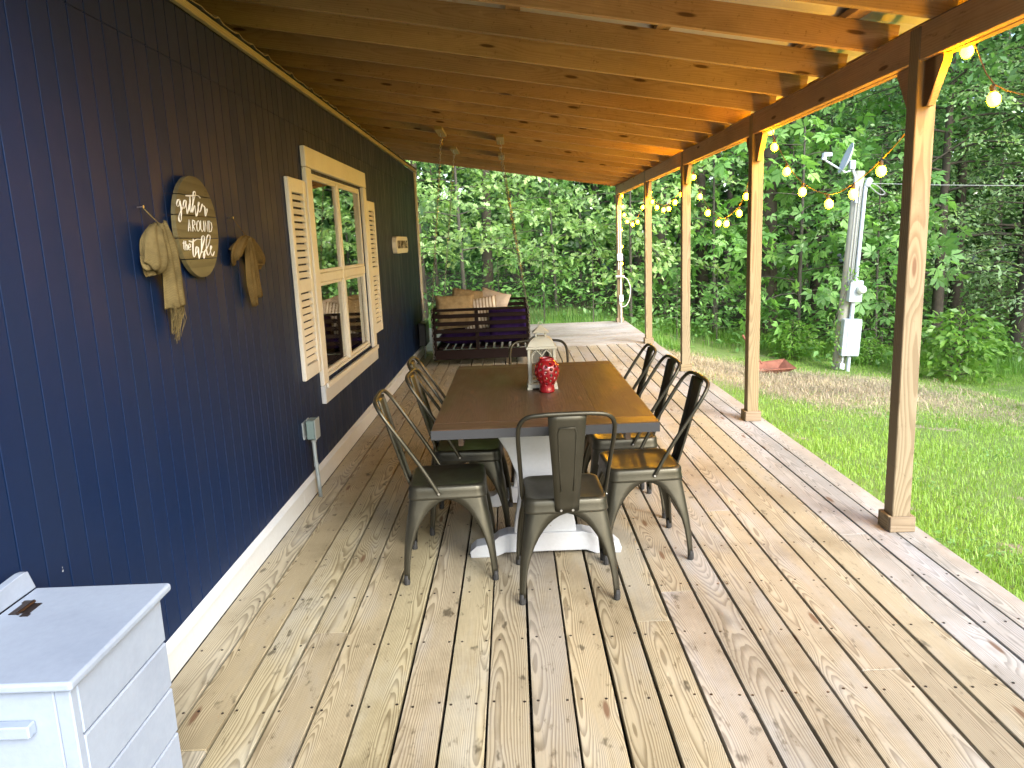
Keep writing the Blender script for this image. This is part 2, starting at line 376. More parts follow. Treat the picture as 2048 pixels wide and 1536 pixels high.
# ================================================================ deck
PIT = .1457; X0 = .0131; WP = .1360; TH = .028; YE = 10.82
deck = empty('deck', (0, 0, 0), label='weathered pine board porch deck', kind='structure')
rnd = random.Random(11)
for i in range(23):
    xc = X0+PIT*(i+.5); yy = -1.6; first = True
    fixed = {16: [4.0, 5.2], 13: [3.05], 1: [2.1, 5.6], 18: [5.9, 7.1]}.get(i)
    cuts = fixed or sorted({round(rnd.choice([.4, .8, 1.2, 2.4, 3.2, 5.6, 6.8, 8.0, 9.2])+rnd.choice([0, .4]), 2) for _ in range(rnd.choice([1, 2, 2]))})
    ends = [-1.6]+[k for k in cuts]+[YE-.004]
    for a, b in zip(ends[:-1], ends[1:]):
        if b-a < .3: continue
        j = rnd.uniform(-.0012, .0012)
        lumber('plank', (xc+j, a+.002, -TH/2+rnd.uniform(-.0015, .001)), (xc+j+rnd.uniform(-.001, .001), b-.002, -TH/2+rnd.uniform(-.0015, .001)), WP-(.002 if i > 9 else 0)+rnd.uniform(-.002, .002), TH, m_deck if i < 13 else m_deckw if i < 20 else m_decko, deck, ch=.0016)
k = 0; yy = YE
while yy < 13.80:
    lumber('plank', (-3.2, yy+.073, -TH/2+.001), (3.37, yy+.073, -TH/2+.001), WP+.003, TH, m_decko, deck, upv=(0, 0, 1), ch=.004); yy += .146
for yj in np.arange(-1.4, 10.8, .41):
    lumber('joist', (0.02, yj, -.1), (3.30, yj, -.1), .038, .14, m_under, deck, ch=0)
lumber('rim_board', (3.335, -1.6, -.11), (3.335, 13.80, -.11), .036, .155, m_post, deck)
lumber('rim_board', (-3.2, 13.765, -.11), (3.31, 13.765, -.11), .036, .155, m_post, deck)
mb = MB()
for yj in np.arange(-1.4, 10.8, .41):
    for i in range(23):
        for s in (-.045, .045):
            mb.lathe([(.0052, 0), (.005, .0012)], 6, Matrix.Translation((X0+PIT*(i+.5)+s+rnd.uniform(-.012, .012), yj+rnd.uniform(-.012, .012), .0006)))
tag(mb.build('screw_heads', m_hinge, deck, fix=False), kind='stuff')
# piers that carry the deck
for px_, py_ in [(a, b) for a in (.25, 3.2) for b in (-1.2, 1.2, 3.66, 6.05, 8.45, 10.78, 13.6)]:
    zg = G(px_, py_)-.1; lumber('support_post', (px_, py_, zg), (px_, py_, -.17), .09, .09, m_under, deck, upv=(0, 1, 0))
for k, (x_, y_) in enumerate([(1.42, 2.52), (2.02, 2.35), (1.86, 2.9), (2.62, 3.0), (2.2, 2.0), (.75, 2.2), (.62, 3.1), (2.7, 2.2), (2.9, 4.4)]):
    pass

# ================================================================ house
house = empty('house', (0, 0, 0), label='navy blue house wall with vertical grooved siding and white baseboard', cat='house')
WY0, WY1, WZ0, WZ1 = 5.06, 6.80, .63, 2.05      # window opening
HY0, HY1 = -3.0, 10.80; ZT = 2.52
g = .1008; yb = 2.0427-60*g
yb = 2.0427 - g*math.ceil((2.0427-HY0)/g)
bmesh_cache = {}
def siding(y0, y1, z0, z1):
    key = (round(y1-y0, 3), round(z1-z0, 3))
    if key not in bmesh_cache:
        o = MB().box((0, 0, 0), (.014, y1-y0-.006, z1-z0), ch=.0009).build('siding_board', m_navy); bmesh_cache[key] = o.data
    else: o = bpy.data.objects.new('siding_board', bmesh_cache[key]); COL.objects.link(o)
    o.parent = house; o.location = (-.007, (y0+y1)/2, (z0+z1)/2)
y_ = yb
while y_ < HY1-.02:
    a, b = max(y_, HY0), min(y_+g, HY1)
    if b-a > .02:
        if b <= WY0+.03 or a >= WY1-.03:
            siding(a, b, .10, 2.2938); siding(a, b, 2.296, ZT)
        else:
            siding(a, b, .10, WZ0+.02); siding(a, b, WZ1-.02, 2.2938); siding(a, b, 2.296, ZT)
    y_ += g
mb = MB()      # sheathing behind the boards, with the window opening, and the room behind it
for (a, b, c_, d) in [(HY0, WY0, -.35, ZT), (WY1, HY1, -.35, ZT), (WY0, WY1, -.35, WZ0), (WY0, WY1, WZ1, ZT)]:
    mb.box((-.045, (a+b)/2, (c_+d)/2), (.058, b-a, d-c_))
mb.build('wall_sheathing', plain('navy_groove', (.006, .010, .024), .8), house)
mb = MB()
mb.box((-2.6, HY1-.04, 1.1), (5.04, .06, 2.84)).box((-2.6, HY0+.03, 1.1), (5.04, .06, 2.84)).box((-5.1, (HY0+HY1)/2, 1.1), (.06, HY1-HY0-.15, 2.84)).box((-2.6, 3.9, -.33), (4.9, 13.5, .05))
mb.box((-2.6, 3.9, ZT-.02), (4.9, 13.5, .02))
mb.build('wall_shell', plain('room_wall', (.05, .04, .03), .9), house)
MB().box((-2.56, HY1-.002, 1.1), (5.1, .014, 2.84)).build('end_siding', m_navy, house)
# baseboard, drip cap, eave trim, corner trim
for a, b in [(HY0, -.6), (-.6, 1.84), (1.84, 4.28), (4.28, 6.72), (6.72, 9.16), (9.16, HY1)]:
    lumber('baseboard', (.0095, a+.001, .062), (.0095, b-.001, .062), .018, .118, m_white, house, ch=.003)
mb = MB()
yv = np.linspace(HY0, HY1, 90); rr = random.Random(2); vs = []; fs = []
for i, yy in enumerate(yv):
    wob = rr.uniform(-.003, .003)
    for (x_, z_) in [(.002, .143), (.012, .136+wob), (.030+wob, .127+wob), (.031+wob, .119), (.004, .1225)]: vs.append((x_, yy, z_))
for i in range(len(yv)-1):
    for k in range(5): fs.append((i*5+k, i*5+(k+1) % 5, (i+1)*5+(k+1) % 5, (i+1)*5+k))
mb.add(vs, fs).build('drip_cap', m_white, house)
lumber('eave_trim', (.014, HY0, 2.54), (.014, HY1+.06, 2.54), .026, .034, m_trimw, house)
lumber('corner_trim', (.012, HY1-.045, .122), (.012, HY1-.045, ZT), .09, .024, m_cream, house, upv=(1, 0, 0))
lumber('corner_trim', (-.05, HY1+.016, .0), (-.05, HY1+.016, ZT), .12, .02, m_cream, house, upv=(0, 1, 0))
mb = MB(); vs = []; fs = []; yv = np.arange(HY0-.1, HY1+.15, .05)      # ribbed house roof, rising to the left
for yy in yv:
    rib = .018*max(0, math.cos(yy/.2286*2*math.pi))**6
    for x_, z_ in [(.035, 2.568), (-2.6, 3.57), (-5.3, 2.575)]:
        vs += [(x_, yy, z_+rib), (x_, yy, z_-.006+rib)]
for i in range(len(yv)-1):
    for k in range(2):
        a = i*6+k*2; b = a+6
        fs += [(a, a+2, b+2, b), (a+1, b+1, b+3, a+3)]
    fs.append((i*6, i*6+6, i*6+7, i*6+1))
mb.add(vs, fs).build('house_roof', paint('eave_metal', (.16, .13, .07), .6, .4, (.1, .08, .04), 5.0), house)

# window
win = MB()
Y0, Y1, Z0, Z1 = 4.935, 6.93, .505, 2.18
def yzbox(mb, y0, y1, z0, z1, x0, x1, ch=.004): return mb.box(((x0+x1)/2, (y0+y1)/2, (z0+z1)/2), (x1-x0, y1-y0, z1-z0), ch=ch)
win = yzbox(MB(), Y0, Y1, WZ1, Z1, .001, .034).build('window', m_cream, house)
tag(win, 'cream framed double window with four panes')
yzbox(MB(), Y0, WY0, .628, WZ1-.002, .001, .032).build('window_casing', m_cream, win)
yzbox(MB(), WY1, Y1, .628, WZ1-.002, .001, .032).build('window_casing', m_cream, win)
yzbox(MB(), Y0, Y1, Z0, .626, .001, .034).build('window_casing', m_white, win)
yzbox(MB(), Y0+.03, Y1-.03, .606, .64, .034, .052).build('sill', m_cream, win)
YM = (WY0+WY1)/2; ZM = 1.335
mb = MB()
yzbox(mb, WY0, WY0+.02, WZ0, WZ1, -.07, -.004); yzbox(mb, WY1-.02, WY1, WZ0, WZ1, -.07, -.004); yzbox(mb, WY0+.021, WY1-.021, WZ1-.035, WZ1, -.07, -.004); yzbox(mb, WY0+.021, WY1-.021, WZ0, WZ0+.04, -.07, -.002)
mb.build('jamb', m_cream, win)
yzbox(MB(), YM-.03, YM+.03, WZ0+.041, WZ1-.036, -.06, .004).build('mullion', m_cream, win)
for a, b in [(WY0+.021, YM-.031), (YM+.031, WY1-.021)]:
    yzbox(MB(), a, b, ZM-.032, ZM+.032, -.03, .002).build('meeting_rail', m_cream, win)
    for z0, z1, xo in [(WZ0+.041, ZM-.033, -.024), (ZM+.033, WZ1-.036, -.016)]:
        mb = MB(); e = .024
        yzbox(mb, a, a+e, z0, z1, xo-.012, xo+.014); yzbox(mb, b-e, b, z0, z1, xo-.012, xo+.014); yzbox(mb, a+e+.001, b-e-.001, z0, z0+e, xo-.012, xo+.014); yzbox(mb, a+e+.001, b-e-.001, z1-e, z1, xo-.012, xo+.014)
        mb.build('sash', m_cream, win)
        MB().add([(xo, a+e, z0+e), (xo, b-e, z0+e), (xo, b-e, z1-e), (xo, a+e, z1-e)], [(0, 1, 2, 3)]).build('pane', m_glass, win)
    for k in range(26):
        zz = WZ0+.07+k*.0245
        MB().box((0, 0, 0), (.026, b-a-.09, .0015)).build('blind_slat', m_blind, win, loc=(-.105, (a+b)/2, zz), rot=(0, rad(38), 0))
# shutters
def shutter(y0, y1, z0, z1):
    mb = MB(); e = .055; zm = z0+(z1-z0)*.47
    yzbox(mb, y0, y0+e, z0, z1, .001, .028); yzbox(mb, y1-e, y1, z0, z1, .001, .028)
    for a, b in [(z0, z0+.085), (zm-.04, zm+.04), (z1-.085, z1)]: yzbox(mb, y0+e+.001, y1-e-.001, a, b, .001, .0265)
    s = mb.build('shutter', m_cream, house)
    me = None
    for a, b in [(z0+.09, zm-.045), (zm+.045, z1-.09)]:
        nsl = int((b-a)/.040)
        for k in range(nsl):
            if me is None:
                o = MB().box((0, 0, 0), (.006, y1-y0-2*e-.004, .034), ch=.0015).build('slat', m_cream, s); me = o.data
            else: o = bpy.data.objects.new('slat', me); COL.objects.link(o); o.parent = s
            o.location = (.0165, (y0+y1)/2, a+(k+.5)*(b-a)/nsl); o.rotation_euler = (0, rad(-24), 0)
    return s
tag(shutter(4.53, 4.905, .735, 1.958), 'cream louvred shutter on the near side of the window')
tag(shutter(6.955, 7.33, .735, 1.945), 'cream louvred shutter on the far side of the window')

# ================================================================ porch roof
roof = empty('porch_roof', (0, 0, 0), label='open raftered porch roof of brown lumber under metal sheeting', cat='roof')
zr = lambda x: 2.415+.163*(3.19-x)
ry = 4.1-5*.6; raf = []
while ry < 13.9:
    raf.append(ry); lumber('rafter', (-2.0, ry, zr(-2.0)+.07), (3.33, ry, zr(3.33)+.07), .14, .038, m_raft, roof, upv=(0, 1, 0), ch=.002); ry += .601
for x_ in (-1.2, -.35, .52, 1.38, 2.25, 3.1):
    lumber('purlin', (x_, .98, zr(x_)+.161), (x_, 13.92, zr(x_)+.161), .088, .036, m_raft, roof, ch=.002)
mb = MB(); vs = []; fs = []; yv = np.arange(.9, 14.02, .0381)
for yy in yv:
    ph = (yy % .2286)/.2286
    rib = .019 if ph < .12 or ph > .88 else (.004 if .42 < ph < .58 else 0)
    for x_ in (-2.1, 3.62):
        z_ = zr(x_)+.181+rib; vs += [(x_, yy, z_+.001), (x_, yy, z_)]
for i in range(len(yv)-1):
    a = i*4; fs += [(a, a+2, a+6, a+4), (a+1, a+5, a+7, a+3), (a+2, a+3, a+7, a+6)]
mb.add(vs, fs).build('metal_sheet', m_roofm, roof)
PY = [1.26, 3.66, 6.05, 8.45, 10.78, 13.70]
for a, b in [(.95, 1.213)]+[(u_+.047, v_-.047) for u_, v_ in zip(PY[:-1], PY[1:])]:
    for xx in (3.2205, 3.2695):
        lumber('beam', (xx, a, 2.337), (xx, b, 2.337), .15, .037, m_raft, roof, upv=(1, 0, 0), ch=.003)
lumber('eave_board', (3.345, .95, 2.425), (3.345, 13.9, 2.425), .02, .12, m_raft, roof)

# ================================================================ porch posts
def post(y, label):
    p = empty('porch_post', (3.245, y, 0), label=label, cat='post', group='square wooden porch posts along the deck edge')
    sh = MB().box((0, 0, 0), (.091, 2.41, .091), ch=.004).build('shaft', m_post, p, loc=(0, 0, 1.206), rot=(rad(90), 0, random.uniform(-.01, .01)))
    for k in range(4):
        a = k*math.pi/2; d = .0565
        MB().box((0, 0, 0), (.08, .128 if k % 2 == 0 else .0905, .019), ch=.003).build('base_trim', m_post, p, loc=(d*math.sin(a), -d*math.cos(a), .041), rot=Matrix(((0, math.cos(a), math.sin(a)), (0, math.sin(a), -math.cos(a)), (-1, 0, 0))).to_euler())
    for s in (-1, 1):
        t = .036
        MB().prism([(s*.0475, 2.06), (s*.0475, 2.259), (s*.20, 2.259), (s*.20, 2.235), (s*.085, 2.06)], t, Matrix.Rotation(rad(90), 4, 'Z')).build('gusset', m_raft, p)
    return p
P0 = post(1.26, 'porch post outside the picture at the near right roof corner')
P1 = post(3.66, 'nearest wooden porch post, standing on the deck at the right')
P2 = post(6.05, 'second porch post from the camera, in front of the rusty tray')
P3 = post(8.45, 'third porch post from the camera, beside the right-hand chairs')
P4 = post(10.78, 'fourth porch post from the camera, where the deck boards change direction')
P5 = post(13.70, 'farthest porch post, carrying white conduit and electrical boxes')
# ================================================================ things on the wall
# round sign
sg = empty('round_sign', (0.002, 3.155, 1.64), label='round wooden plank sign with white lettering on the navy wall', cat='sign')
R_ = .205; edges = [-.205, -.128, -.045, .045, .125, .205]
for a, b in zip(edges[:-1], edges[1:]):
    top = []
    zs = np.linspace(a+.002, b-.002, 9)
    right = [(math.sqrt(max(R_*R_-z*z, 1e-5)), z) for z in zs]; left = [(-p, z) for p, z in right[::-1]]
    MB().prism(right+left, .018, Matrix(((0, 1, 0, 0), (1, 0, 0, 0), (0, 0, 1, 0), (0, 0, 0, 1)))).build('sign_board', m_sign, sg, loc=(.022, 0, 0))
MB().box((0, 0, .06), (.011, .3, .03)).box((0, 0, -.08), (.011, .3, .03)).build('batten', m_sign, sg, loc=(.0065, 0, 0))
ST = [[(-167,103),(-184,99),(-198,85),(-191,75),(-172,84),(-165,98)],[(-165,98),(-163,68),(-169,38),(-175,24),(-188,18),(-195,26),(-190,40),(-170,57),(-146,74)],[(-108,101),(-125,100),(-140,83),(-137,70),(-119,81),(-108,98),(-112,75),(-112,52),(-98,65),(-73,97)],[(-66,120),(-73,97),(-81,66),(-73,57),(-61,72),(-40,101),(-10,131),(-10,141),(-25,140),(-34,127),(-48,92),(-59,58)],[(-106,121),(-61,123),(-18,128),(18,127),(34,120)],[(-59,58),(-39,79),(-27,85),(-27,68),(-27,45),(-10,57),(4,81),(20,96),(14,100),(4,83),(7,63),(22,67),(46,94),(51,88),(62,89),(71,80),(67,54),(72,47),(90,66),(93,78)],[(-126,-56),(-93,-59),(-47,-49),(-4,-50)],[(-82,-47),(-94,-76),(-100,-110),(-93,-120),(-77,-107),(-65,-85),(-43,-82),(-60,-79),(-71,-93),(-67,-105),(-52,-96),(-43,-82),(-46,-108),(-45,-127),(-29,-111),(3,-76),(30,-47),(26,-35),(6,-40),(-5,-65),(-16,-103),(-4,-100),(10,-103),(14,-115),(3,-128),(-2,-118),(18,-100),(64,-74),(92,-44),(88,-32),(68,-34),(49,-53),(39,-83),(42,-109),(56,-114),(76,-101),(96,-83),(90,-78),(81,-92),(85,-110),(98,-118),(113,-108),(123,-100)]]
SL = [[(-119,-18),(-102,28),(-95,-18)],[(-114,-3),(-96,-2)],[(-77,-18),(-68,27)],[(-68,27),(-48,24),(-48,10),(-71,5),(-49,-17)],[(-11,27),(-26,19),(-33,5),(-33,-13),(-24,-17),(-9,-9),(-1,5),(-2,20),(-11,27)],[(11,27),(5,-6),(16,-18),(34,-9),(42,27)],[(43,-17),(59,27),(73,-17),(87,27)],[(88,-18),(100,28),(123,20),(125,2),(112,-15),(88,-18)],[(-173,-55),(-180,-86),(-173,-91)],[(-185,-64),(-163,-64)],[(-156,-56),(-163,-92)],[(-159,-75),(-147,-70),(-144,-76),(-147,-92)],[(-137,-81),(-116,-80),(-115,-69),(-126,-67),(-136,-77),(-135,-88),(-126,-92),(-116,-88)]]
mb = MB()
for s in ST:
    pts = spline([(.0325, a/1000, b/1000) for a, b in s], 5); mb.tube(pts, [.0023+.0010*math.sin(i*.35) for i in range(len(pts))], 6)
for s in SL:
    mb.tube([(.0325, a/1000, b/1000) for a, b in s], .0019, 6)
lt = mb.build('lettering', m_letter, sg, smooth=True); lt.location = (0, .015, 0)

# small far sign
ss = empty('plank_sign', (.001, 8.86, 1.54), label='small cream plank sign with dark lettering near the house corner', cat='sign')
poly = [(-.44, -.075), (-.46, -.03), (-.46, .03), (-.44, .075), (-.40, .093), (.40, .093), (.44, .075), (.46, .03), (.46, -.03), (.44, -.075), (.40, -.093), (-.40, -.093)]
MB().prism(poly, .05, Matrix(((0, 1, 0, 0), (1, 0, 0, 0), (0, 0, 1, 0), (0, 0, 0, 1)))).build('sign_board', m_cream, ss, loc=(.026, 0, 0), bevel=.003)
tc = bpy.data.curves.new('txt', 'FONT'); tc.body = 'OUR HAPPY PLACE'; tc.size = .13; tc.align_x = 'CENTER'; tc.align_y = 'CENTER'; tc.extrude = .0015
to = bpy.data.objects.new('txt', tc); COL.objects.link(to); bpy.context.view_layer.update()
me = bpy.data.meshes.new_from_object(to.evaluated_get(bpy.context.evaluated_depsgraph_get())); bpy.data.objects.remove(to)
wid = max(v.co.x for v in me.vertices)-min(v.co.x for v in me.vertices)
me.transform(Matrix.Scale(.78/wid, 4, (1, 0, 0))); me.materials.clear(); me.materials.append(m_letterd)
o = bpy.data.objects.new('lettering', me); COL.objects.link(o); o.parent = ss; o.location = (.053, 0, 0); o.rotation_euler = (rad(90), 0, rad(90))

# burlap bows
def ribbon(mb, path, widths, normal, seed=0, thick=.004, ruf=.006):
    """cloth strip: path points, width per point, gently rippled"""
    rr = random.Random(seed); P = spline(path, 5); n = len(P); W_ = []
    for i in range(n):
        f = i/(n-1)*(len(widths)-1); a = int(min(f, len(widths)-2)); W_.append(widths[a]*(1-(f-a))+widths[a+1]*(f-a))
    vs = []; fs = []; C = 17; ph = rr.uniform(0, 6)
    for i, p in enumerate(P):
        t = (P[min(i+1, n-1)]-P[max(i-1, 0)]).normalized(); nn = Vector(normal); sd = t.cross(nn).normalized(); nn = sd.cross(t)
        for k in range(C):
            u = k/(C-1)*2-1; fold = math.sin(u*9+ph+i*.12)*ruf*min(1, W_[i]/.06)+math.sin(u*21+ph*2+i*.3)*ruf*.25+math.cos(u*2.2)*W_[i]*.22
            vs.append(p+sd*(u*W_[i]/2+rr.uniform(-.001, .001))+nn*fold)
    for i in range(n-1):
        for k in range(C-1): fs.append((i*C+k, i*C+k+1, (i+1)*C+k+1, (i+1)*C+k))
    mb.add(vs, fs)
def nail(par, y, z):
    MB().tube([(-.004, 0, 0), (.022, 0, .002)], .0022, 6).lathe([(.005, 0), (.005, .002)], 8, Matrix.Translation((.022, 0, .002)) @ Matrix.Rotation(rad(90), 4, 'Y')).build('nail', m_steel, par, loc=(0, y, z))
b1 = empty('burlap_bow', (0, 2.76, 1.64), label='large tan burlap bow with frayed tail left of the round sign', cat='bow', group='burlap bows hung on the navy wall')
mb = MB()
ribbon(mb, [(.05, .0, 0), (.055, -.030, -.04), (.06, -.048, -.09), (.058, -.05, -.125), (.048, -.05, -.142), (.034, -.05, -.137), (.028, -.048, -.11)], [.03, .085, .115, .125, .125, .12, .11], (1, 0, 0), 1)
ribbon(mb, [(.03, -.035, -.175), (.025, -.04, -.13), (.02, -.03, -.06), (.03, 0, 0)], [.085, .08, .06, .02], (1, 0, 0), 2)
mb.build('loop', m_burlap, b1, smooth=True, solid=.003)
mb = MB(); ribbon(mb, [(.05, .0, 0), (.045, .06, -.03), (.035, .11, -.10), (.03, .125, -.145), (.015, .09, -.12), (.015, .03, -.03)], [.025, .05, .06, .06, .05, .02], (1, 0, 0), 3)
mb.build('loop', m_burlap, b1, smooth=True, solid=.003)
mb = MB(); ribbon(mb, [(.07, .0, 0.01), (.068, .030, -.07), (.06, .052, -.16), (.05, .070, -.255), (.045, .078, -.295)], [.035, .08, .10, .115, .125], (1, 0, 0), 4)
mb.build('tail', m_burlap, b1, smooth=True, solid=.003)
mb = MB(); rr = random.Random(5)
for k in range(130):
    y0 = .03+rr.random()*.1; z0 = -.285+rr.uniform(-.01, .01); L = rr.uniform(.04, .10)*(1.6-abs(y0-.075)*14 if rr.random() < .8 else 1.0); L = max(L, .03)
    x_ = .05+rr.uniform(-.012, .012); yy = .08+(y0-.08)*.5
    mb.tube([(x_, y0, z0), (x_+rr.uniform(-.01, .01), (y0+yy)/2+rr.uniform(-.006, .006), z0-L*.5), (x_-.015, yy+rr.uniform(-.012, .01), z0-L)], .0011, 3, cap=False)
mb.build('fringe', m_burlap, b1)
MB().tube(spline([(.02, -.035, .062), (.04, -.02, .03), (.058, .0, .0), (.062, .012, -.02)], 4), .0022, 5).build('string', m_burlap, b1)
nail(b1, -.035, .062)
b2 = empty('burlap_bow', (0, 3.66, 1.60), label='smaller brown burlap bow hanging right of the round sign', cat='bow', group='burlap bows hung on the navy wall')
mb = MB()
ribbon(mb, [(.05, 0, 0), (.05, -.07, -.03), (.045, -.13, -.07), (.025, -.12, -.09), (.015, -.06, -.06), (.02, -.01, -.02)], [.025, .07, .085, .08, .06, .03], (1, 0, 0), 6)
mb.build('loop', m_burlap2, b2, smooth=True, solid=.003)
mb = MB(); ribbon(mb, [(.05, 0, 0), (.05, .09, -.03), (.04, .20, -.09), (.03, .22, -.125), (.015, .12, -.11), (.02, .02, -.03)], [.025, .06, .075, .07, .05, .03], (1, 0, 0), 7)
mb.build('loop', m_burlap2, b2, smooth=True, solid=.003)
for sd_, pth, ww in [(8, [(.055, .01, 0), (.05, .02, -.10), (.045, .03, -.22), (.04, .06, -.33)], [.03, .06, .07, .045]), (9, [(.06, .01, 0), (.055, .05, -.09), (.05, .08, -.19), (.045, .12, -.29)], [.03, .05, .055, .05])]:
    mb = MB(); ribbon(mb, pth, ww, (1, 0, 0), sd_); mb.build('tail', m_burlap2, b2, smooth=True, solid=.003)
MB().tube([(.02, -.07, .09), (.04, -.03, .04), (.055, .0, 0)], .0016, 5).build('string', m_burlap2, b2); nail(b2, -.07, .09)

# conduit with electrical box
cb = empty('electrical_box', (.0, 4.49, .0), label='grey electrical box on bent conduit at the wall base', cat='electrical box')
MB().box((0, 0, 0), (.052, .10, .12), ch=.006).build('box', m_elec, cb, loc=(.046, .005, .445))
MB().box((0, 0, 0), (.006, .108, .128), ch=.002).build('cover', m_galv, cb, loc=(.0755, .005, .445))
mb = MB(); mb.box((.008, .055, .49), (.008, .03, .02)).box((.008, -.045, .40), (.008, .03, .02)).box((.0035, .005, .445), (.007, .12, .10)); mb.build('bracket', m_galv, cb)
MB().tube([(.045, .012, .385), (.045, .012, .35), (.046, .013, .25), (.052, .017, .12), (.055, .02, -.001)], .0125, 12).build('conduit', m_galv, cb, smooth=True)
MB().lathe([(.0165, 0), (.0165, .03)], 12, Matrix.Translation((.045, .012, .358))).build('coupling', m_galv, cb)
MB().lathe([(.0155, 0), (.0155, .02)], 12, Matrix.Translation((.0475, .0145, .20))).build('coupling', m_galv, cb)

# dark box low on wall at the corner
kb = empty('wall_box', (.0, 10.35, 0), label='black box fixed low on the navy wall at the house corner', cat='box')
MB().box((.055, 0, .32), (.10, .42, .30), ch=.012).build('case', m_black, kb)
MB().box((.052, 0, .475), (.112, .44, .012), ch=.003).build('lid', m_black, kb)
MB().tube(spline([(.06, -.12, .17), (.08, -.2, .12), (.085, -.24, .05), (.08, -.22, .016), (.07, -.1, .015), (.08, .05, .015)], 5), .014, 8).build('hose', m_galv, kb, smooth=True)

# ================================================================ white bin bottom left
bn = empty('tilt_out_bin', (0, 0, 0), label='white painted wooden bin with hinged lid against the navy wall', cat='bin')
bx0, bx1, by0, by1, bz = .034, .385, 1.385, 1.785, .676
nb = 5; zb = [.03, .15, .29, .42, .55, bz]
mb = MB()
mb.box((bx0+.011, (by0+by1)/2, .35), (.022, by1-by0, .65)).box(((bx0+bx1)/2, by1-.011, .35), (bx1-bx0-.046, .022, .65)); mb.box(((bx0+bx1)/2, (by0+by1)/2, .05), (bx1-bx0-.05, by1-by0-.05, .02))
mb.build('carcass', m_bin, bn)
for a, b in zip(zb[:-1], zb[1:]):
    lumber('side_board', (bx1-.010, by0+.023, (a+b)/2), (bx1-.010, by1, (a+b)/2), .020, b-a-.005, m_bin, bn, ch=.0035)
MB().box((bx1-.0165, (by0+by1)/2, .35), (.004, by1-by0-.05, .63)).build('lining', m_white, bn)
MB().box(((bx0+bx1)/2-.018, by0+.011, .35), (bx1-bx0-.036, .022, .64), ch=.003).build('front_panel', m_bin, bn)
MB().box((bx1-.0175, by0+.0105, .35), (.034, .024, .655), ch=.003).build('stile', m_bin, bn)
MB().box((0, 0, 0), (.20, .026, .028), ch=.003).build('handle', m_bin, bn, loc=(.205, by0-.0145, .592))
MB().box((0, 0, 0), (.352, .452, .022), ch=.005).build('lid', m_bin, bn, loc=(.229, 1.585, .6895), bevel=.004)
mb = MB(); prof = [(-.225, .0)]+[(-.225+.45*t, .010+.045*math.sin(min(1, max(0, (t-.0)))*math.pi)**0.0*(0.55+.45*math.cos((1-t)*2.6)) if t < .93 else .055*math.sqrt(max(0, 1-((t-.93)/.07)**2))+.0) for t in np.linspace(0, 1, 24)]
mb.prism([(a, b) for a, b in prof]+[(.225, -.002)], .022, Matrix.Rotation(rad(90), 4, 'Z')).build('backsplash', m_bin, bn, loc=(.043, 1.585, .7025), bevel=.004)
hg = MB().box((-.013, 0, 0), (.022, .06, .002)).box((.013, 0, 0), (.022, .05, .002)).tube([(0, -.032, .003), (0, .032, .003)], .0045, 8).box((-.02, .035, 0), (.02, .012, .002)).box((.02, -.035, 0), (.02, .012, .002)).build('hinge', m_hinge, bn, loc=(.105, 1.69, .7018))
hg['label'] = 'dark bronze hinge on the lid'

# ================================================================ table
TX0, TX1, TY0, TY1, TZ = .955, 1.905, 3.03, 4.66, .77
tb = empty('dining_table', ((TX0+TX1)/2, (TY0+TY1)/2, 0), label='long brown wooden dining table with white trestle legs', cat='table')
cx, cy = tb.location.x, tb.location.y
nbd = 4; bw = (TX1-TX0)/nbd
for i in range(nbd):
    x_ = TX0+bw*(i+.5); lumber('top_board', (x_, TY0+.1215, TZ-.02), (x_, TY1-.1215, TZ-.02), bw-.0003, .04, m_table, tb, ch=0)
for yy in (TY0+.06, TY1-.06): lumber('breadboard_end', (TX0, yy, TZ-.02), (TX1, yy, TZ-.02), .1195, .04, m_table, tb, ch=.002)
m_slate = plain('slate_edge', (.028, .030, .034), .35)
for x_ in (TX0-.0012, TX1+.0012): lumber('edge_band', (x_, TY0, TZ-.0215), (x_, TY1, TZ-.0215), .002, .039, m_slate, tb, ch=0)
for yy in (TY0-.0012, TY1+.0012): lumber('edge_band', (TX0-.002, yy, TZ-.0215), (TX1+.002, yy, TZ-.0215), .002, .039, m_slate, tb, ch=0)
for x_ in (TX0+.11, TX1-.11): MB().box((x_-cx, 0, TZ-.075), (.022, 1.36, .065)).build('apron', m_table, tb)
def trestle(y):
    t = MB().prism([(-.155, .09), (.155, .09), (.15, .16), (.125, .30), (.13, .42), (.17, .53), (.21, .60), (.21, .635), (-.21, .635), (-.21, .60), (-.17, .53), (-.13, .42), (-.125, .30), (-.15, .16)], .07).build('trestle', m_chip, tb, loc=(0, y, 0), bevel=.005)
    pl = [(-.37, 0), (-.25, 0), (-.20, .022), (.20, .022), (.25, 0), (.37, 0), (.375, .03), (.345, .058), (.27, .072), (.23, .105), (.185, .118), (-.185, .118), (-.23, .105), (-.27, .072), (-.345, .058), (-.375, .03)]
    MB().prism(pl, .10).build('foot', m_chip, t, bevel=.004)
    MB().prism([(-.40, .69), (.40, .69), (.40, .665), (.33, .636), (-.33, .636), (-.40, .665)], .09).build('top_rail', m_chip, t, bevel=.004)
for yy in (3.53, 4.24): trestle(yy-cy)
MB().box((0, (3.53+4.24)/2-cy, .34), (.04, .62, .11), ch=.004).build('stretcher', m_chip, tb)

